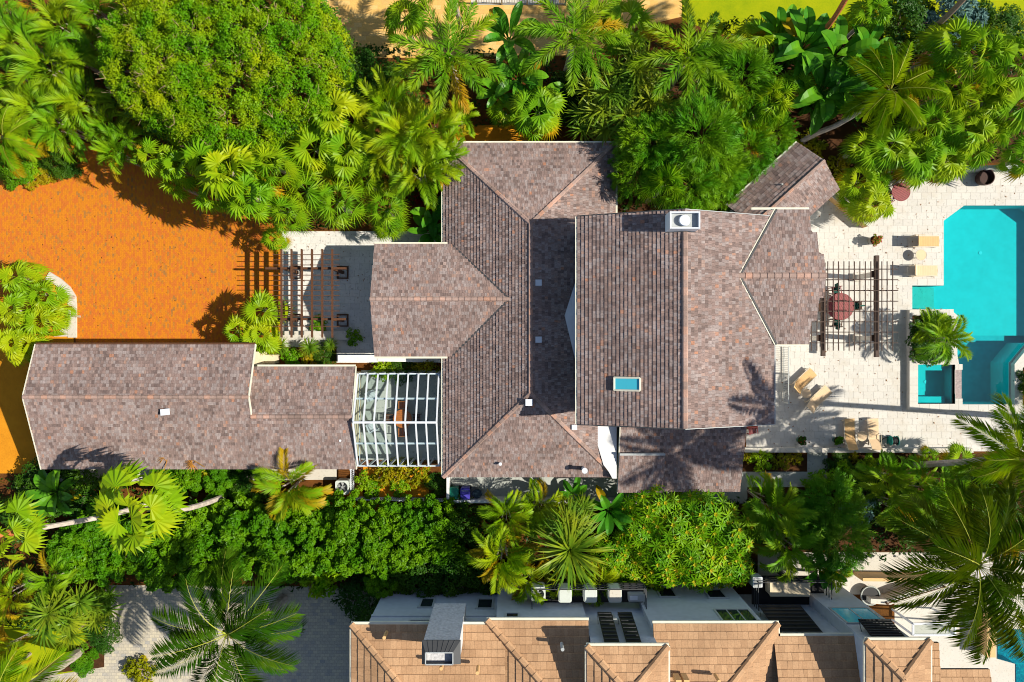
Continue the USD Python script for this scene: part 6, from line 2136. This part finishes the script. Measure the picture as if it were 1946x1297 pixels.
# potted plants
def potted(label, px, py, r, pot, leaf, h=.8, flowers=None, ph=.42):
    x, y, _ = P(px, py, .5)
    t = thing('potted_plant', label, 'potted plant', (x, y, .036))
    MB().cyl((0, 0, 0), r * .62, ph, 20, r * .86).build('pot', M[pot], t)
    MB().poly(Point(0, 0).buffer(r * .8), ph + .001, ph + .02).build('soil', M['darksoil'], t)
    rg = np.random.RandomState(int(px))
    cl = [(a, b, c + ph, d) for a, b, c, d in dome_clumps(rg, 9, r * .9, h - ph, r * .3)]
    MB().add(*leafcloud(rg, cl, 420, .09, .6)).build('foliage', M[leaf], t)
    if flowers:
        MB().add(*leafcloud(rg, cl, flowers[1], .08, .8, shell=(1.0, 1.3))).build('flowers', M[flowers[0]], t, kind='stuff')


potted('round dark green plant in a pot, left of the lower sun loungers', 1524, 838, .30, 'pot', 'L_dark', .75, ('L_flower', 12))
potted('round bright bush in a pot touching the left lower sun lounger', 1593, 838, .30, 'pot', 'L_shrub', .75)
potted('grey flower pot with coral and yellow blossoms left of the upper sun lounger', 1662, 457, .34, 'greypot', 'L_lime', 1.05, ('L_flower', 260), .5)

# dry fronds lying on the garage roof
for i, (px, py, az, lab) in enumerate(((318, 876, 1.3, 'left dry golden palm frond lying on the garage roof'), (374, 878, 2.6, 'right dry golden palm frond lying on the garage roof'))):
    x, y, _ = P(px, py, 3.0)
    t = thing('dry_frond', lab, 'palm frond', (x, y, 3.0))
    rg = np.random.RandomState(40 + i)
    for k in range(2):
        fanleaf(rg, .25, .62, 16, az + k * 1.1, .12, (0, 0, .05 + .05 * k), .1, .3, 3.6, .05).build('fan_leaf', M['dryfrond'], t)
    MB().tube([(0, 0, .05), (-.6 * math.cos(az), -.6 * math.sin(az), .08)], [.03, .02], 5).build('stalk', M['dryfrond'], t)

# undergrowth, grass
ug = np.random.RandomState(21)


def scatter(name, polys, dens, size, zr, m, asp=.4, upb=.4, cut=None):
    area = unary_union([Polygon(PP(p)) for p in polys])
    if cut is not None:
        area = area.difference(cut)
    a = area.bounds
    n = int((a[2] - a[0]) * (a[3] - a[1]) * dens)
    q = ug.uniform((a[0], a[1]), (a[2], a[3]), (n, 2))
    import shapely
    q = q[shapely.contains_xy(area, q[:, 0], q[:, 1])]
    hgt = zr[0] + (zr[1] - zr[0]) * meshkit.fbm(np.column_stack([q * .7, np.zeros(len(q))]), 3, 2) * ug.uniform(.5, 1.1, len(q))
    cl = np.column_stack([q, hgt, np.full(len(q), .18)])
    MB().add(*leafcloud(ug, cl, len(q) * 4, size, asp, upb)).build(name, M[m], None, f'low {name.replace("_", " ")} under the garden plants', 'ground cover', None, 'stuff')


houses = unary_union([sbox(xW, yS, xE, yN), sbox(3.4, -9, 14, 6.8), sbox(gxa, gy0, gxc, gn1)]).buffer(-.2)
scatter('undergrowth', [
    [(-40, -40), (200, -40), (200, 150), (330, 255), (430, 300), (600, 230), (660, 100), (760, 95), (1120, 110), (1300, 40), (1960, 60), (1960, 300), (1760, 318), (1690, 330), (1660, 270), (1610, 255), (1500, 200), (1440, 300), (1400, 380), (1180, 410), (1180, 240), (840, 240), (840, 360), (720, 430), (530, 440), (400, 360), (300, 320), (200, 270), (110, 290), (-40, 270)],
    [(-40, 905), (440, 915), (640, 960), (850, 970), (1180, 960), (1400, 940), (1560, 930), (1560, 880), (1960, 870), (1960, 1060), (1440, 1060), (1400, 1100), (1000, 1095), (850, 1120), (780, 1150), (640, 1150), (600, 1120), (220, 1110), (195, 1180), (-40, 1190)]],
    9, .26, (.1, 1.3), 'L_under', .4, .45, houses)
scatter('planter_grass', [[(1733, 601), (1805, 601), (1805, 683), (1733, 683)]], 120, .16, (.28, .40), 'L_dark', .2)

lit = MB()
lr2 = np.random.RandomState(8)
spots = [p for p in lr2.uniform((-16, -9), (33, 12), (5200, 2)) if deck.contains(Point(p)) or court.contains(Point(p))][:420]
spots += [p for p in lr2.uniform((-32, -1), (-14, 12), (260, 2)) if drive.contains(Point(p))][:160]
for p in spots:
    a_, s_ = lr2.uniform(0, 6.28), lr2.uniform(.03, .075)
    d_ = np.array([math.cos(a_), math.sin(a_), lr2.uniform(-.1, .3)])
    lit.add(kite(np.array([p[0], p[1], .045]), d_, np.array([-d_[1], d_[0], lr2.uniform(-.3, .3)]), s_ * 2, s_ * .45, -.05), KF)
lit.build('fallen_leaves', M['litter'], None, 'small brown fallen leaves strewn over the deck, court and brick drive', 'leaf litter', None, 'stuff')

# repeats share a group
PHRASE = {'sun_lounger': 'sun loungers on the pool deck', 'side_table': 'small round side tables between the loungers', 'garden_chair': 'chairs around the garden tables', 'round_table': 'round garden tables',
          'air_conditioner': 'air conditioners outside the houses', 'equipment_platform': 'black platforms on the neighbour house wall', 'garden_wall': 'white garden walls', 'picket_fence': 'white slatted fences', 'wheeled_bin': 'wheeled bins beside the house',
          'dry_frond': 'dry fronds on the garage roof', 'pool_light': 'white lights on the pool floors', 'potted_plant': 'potted plants on the pool deck', 'fan_palm': 'fan palms in the garden', 'arching_palm': 'arching palms in the garden',
          'coconut_palm': 'coconut palms in the garden', 'foxtail_palm': 'fluffy feathery palms along the road', 'sword_leaf_plant': 'sword leaf plants in the garden', 'star_leaf_tree': 'star leaf trees between the houses', 'hedge_shrub': 'shrubs of the long hedge',
          'dark_shrub': 'dark shrubs in the garden', 'yellow_shrub': 'yellow shrubs in the beds', 'lime_shrub': 'lime green shrubs in the beds', 'silver_shrub': 'silvery shrubs', 'fine_leaved_shrub': 'fine leaved shrubs in the garden',
          'broad_leaf_plant': 'broad leaf plants in the garden', 'red_rosette_plant': 'red rosette plants', 'leafy_shrub': 'leafy shrubs at the left edge'}
import re
for p_ in stage.GetPrimAtPath('/World').GetChildren():
    b_ = re.sub(r'_[0-9]{3}$', '', p_.GetName())
    if b_ in PHRASE and _names.get(('/World', b_), 0) > 1:
        p_.SetCustomDataByKey('group', PHRASE[b_])
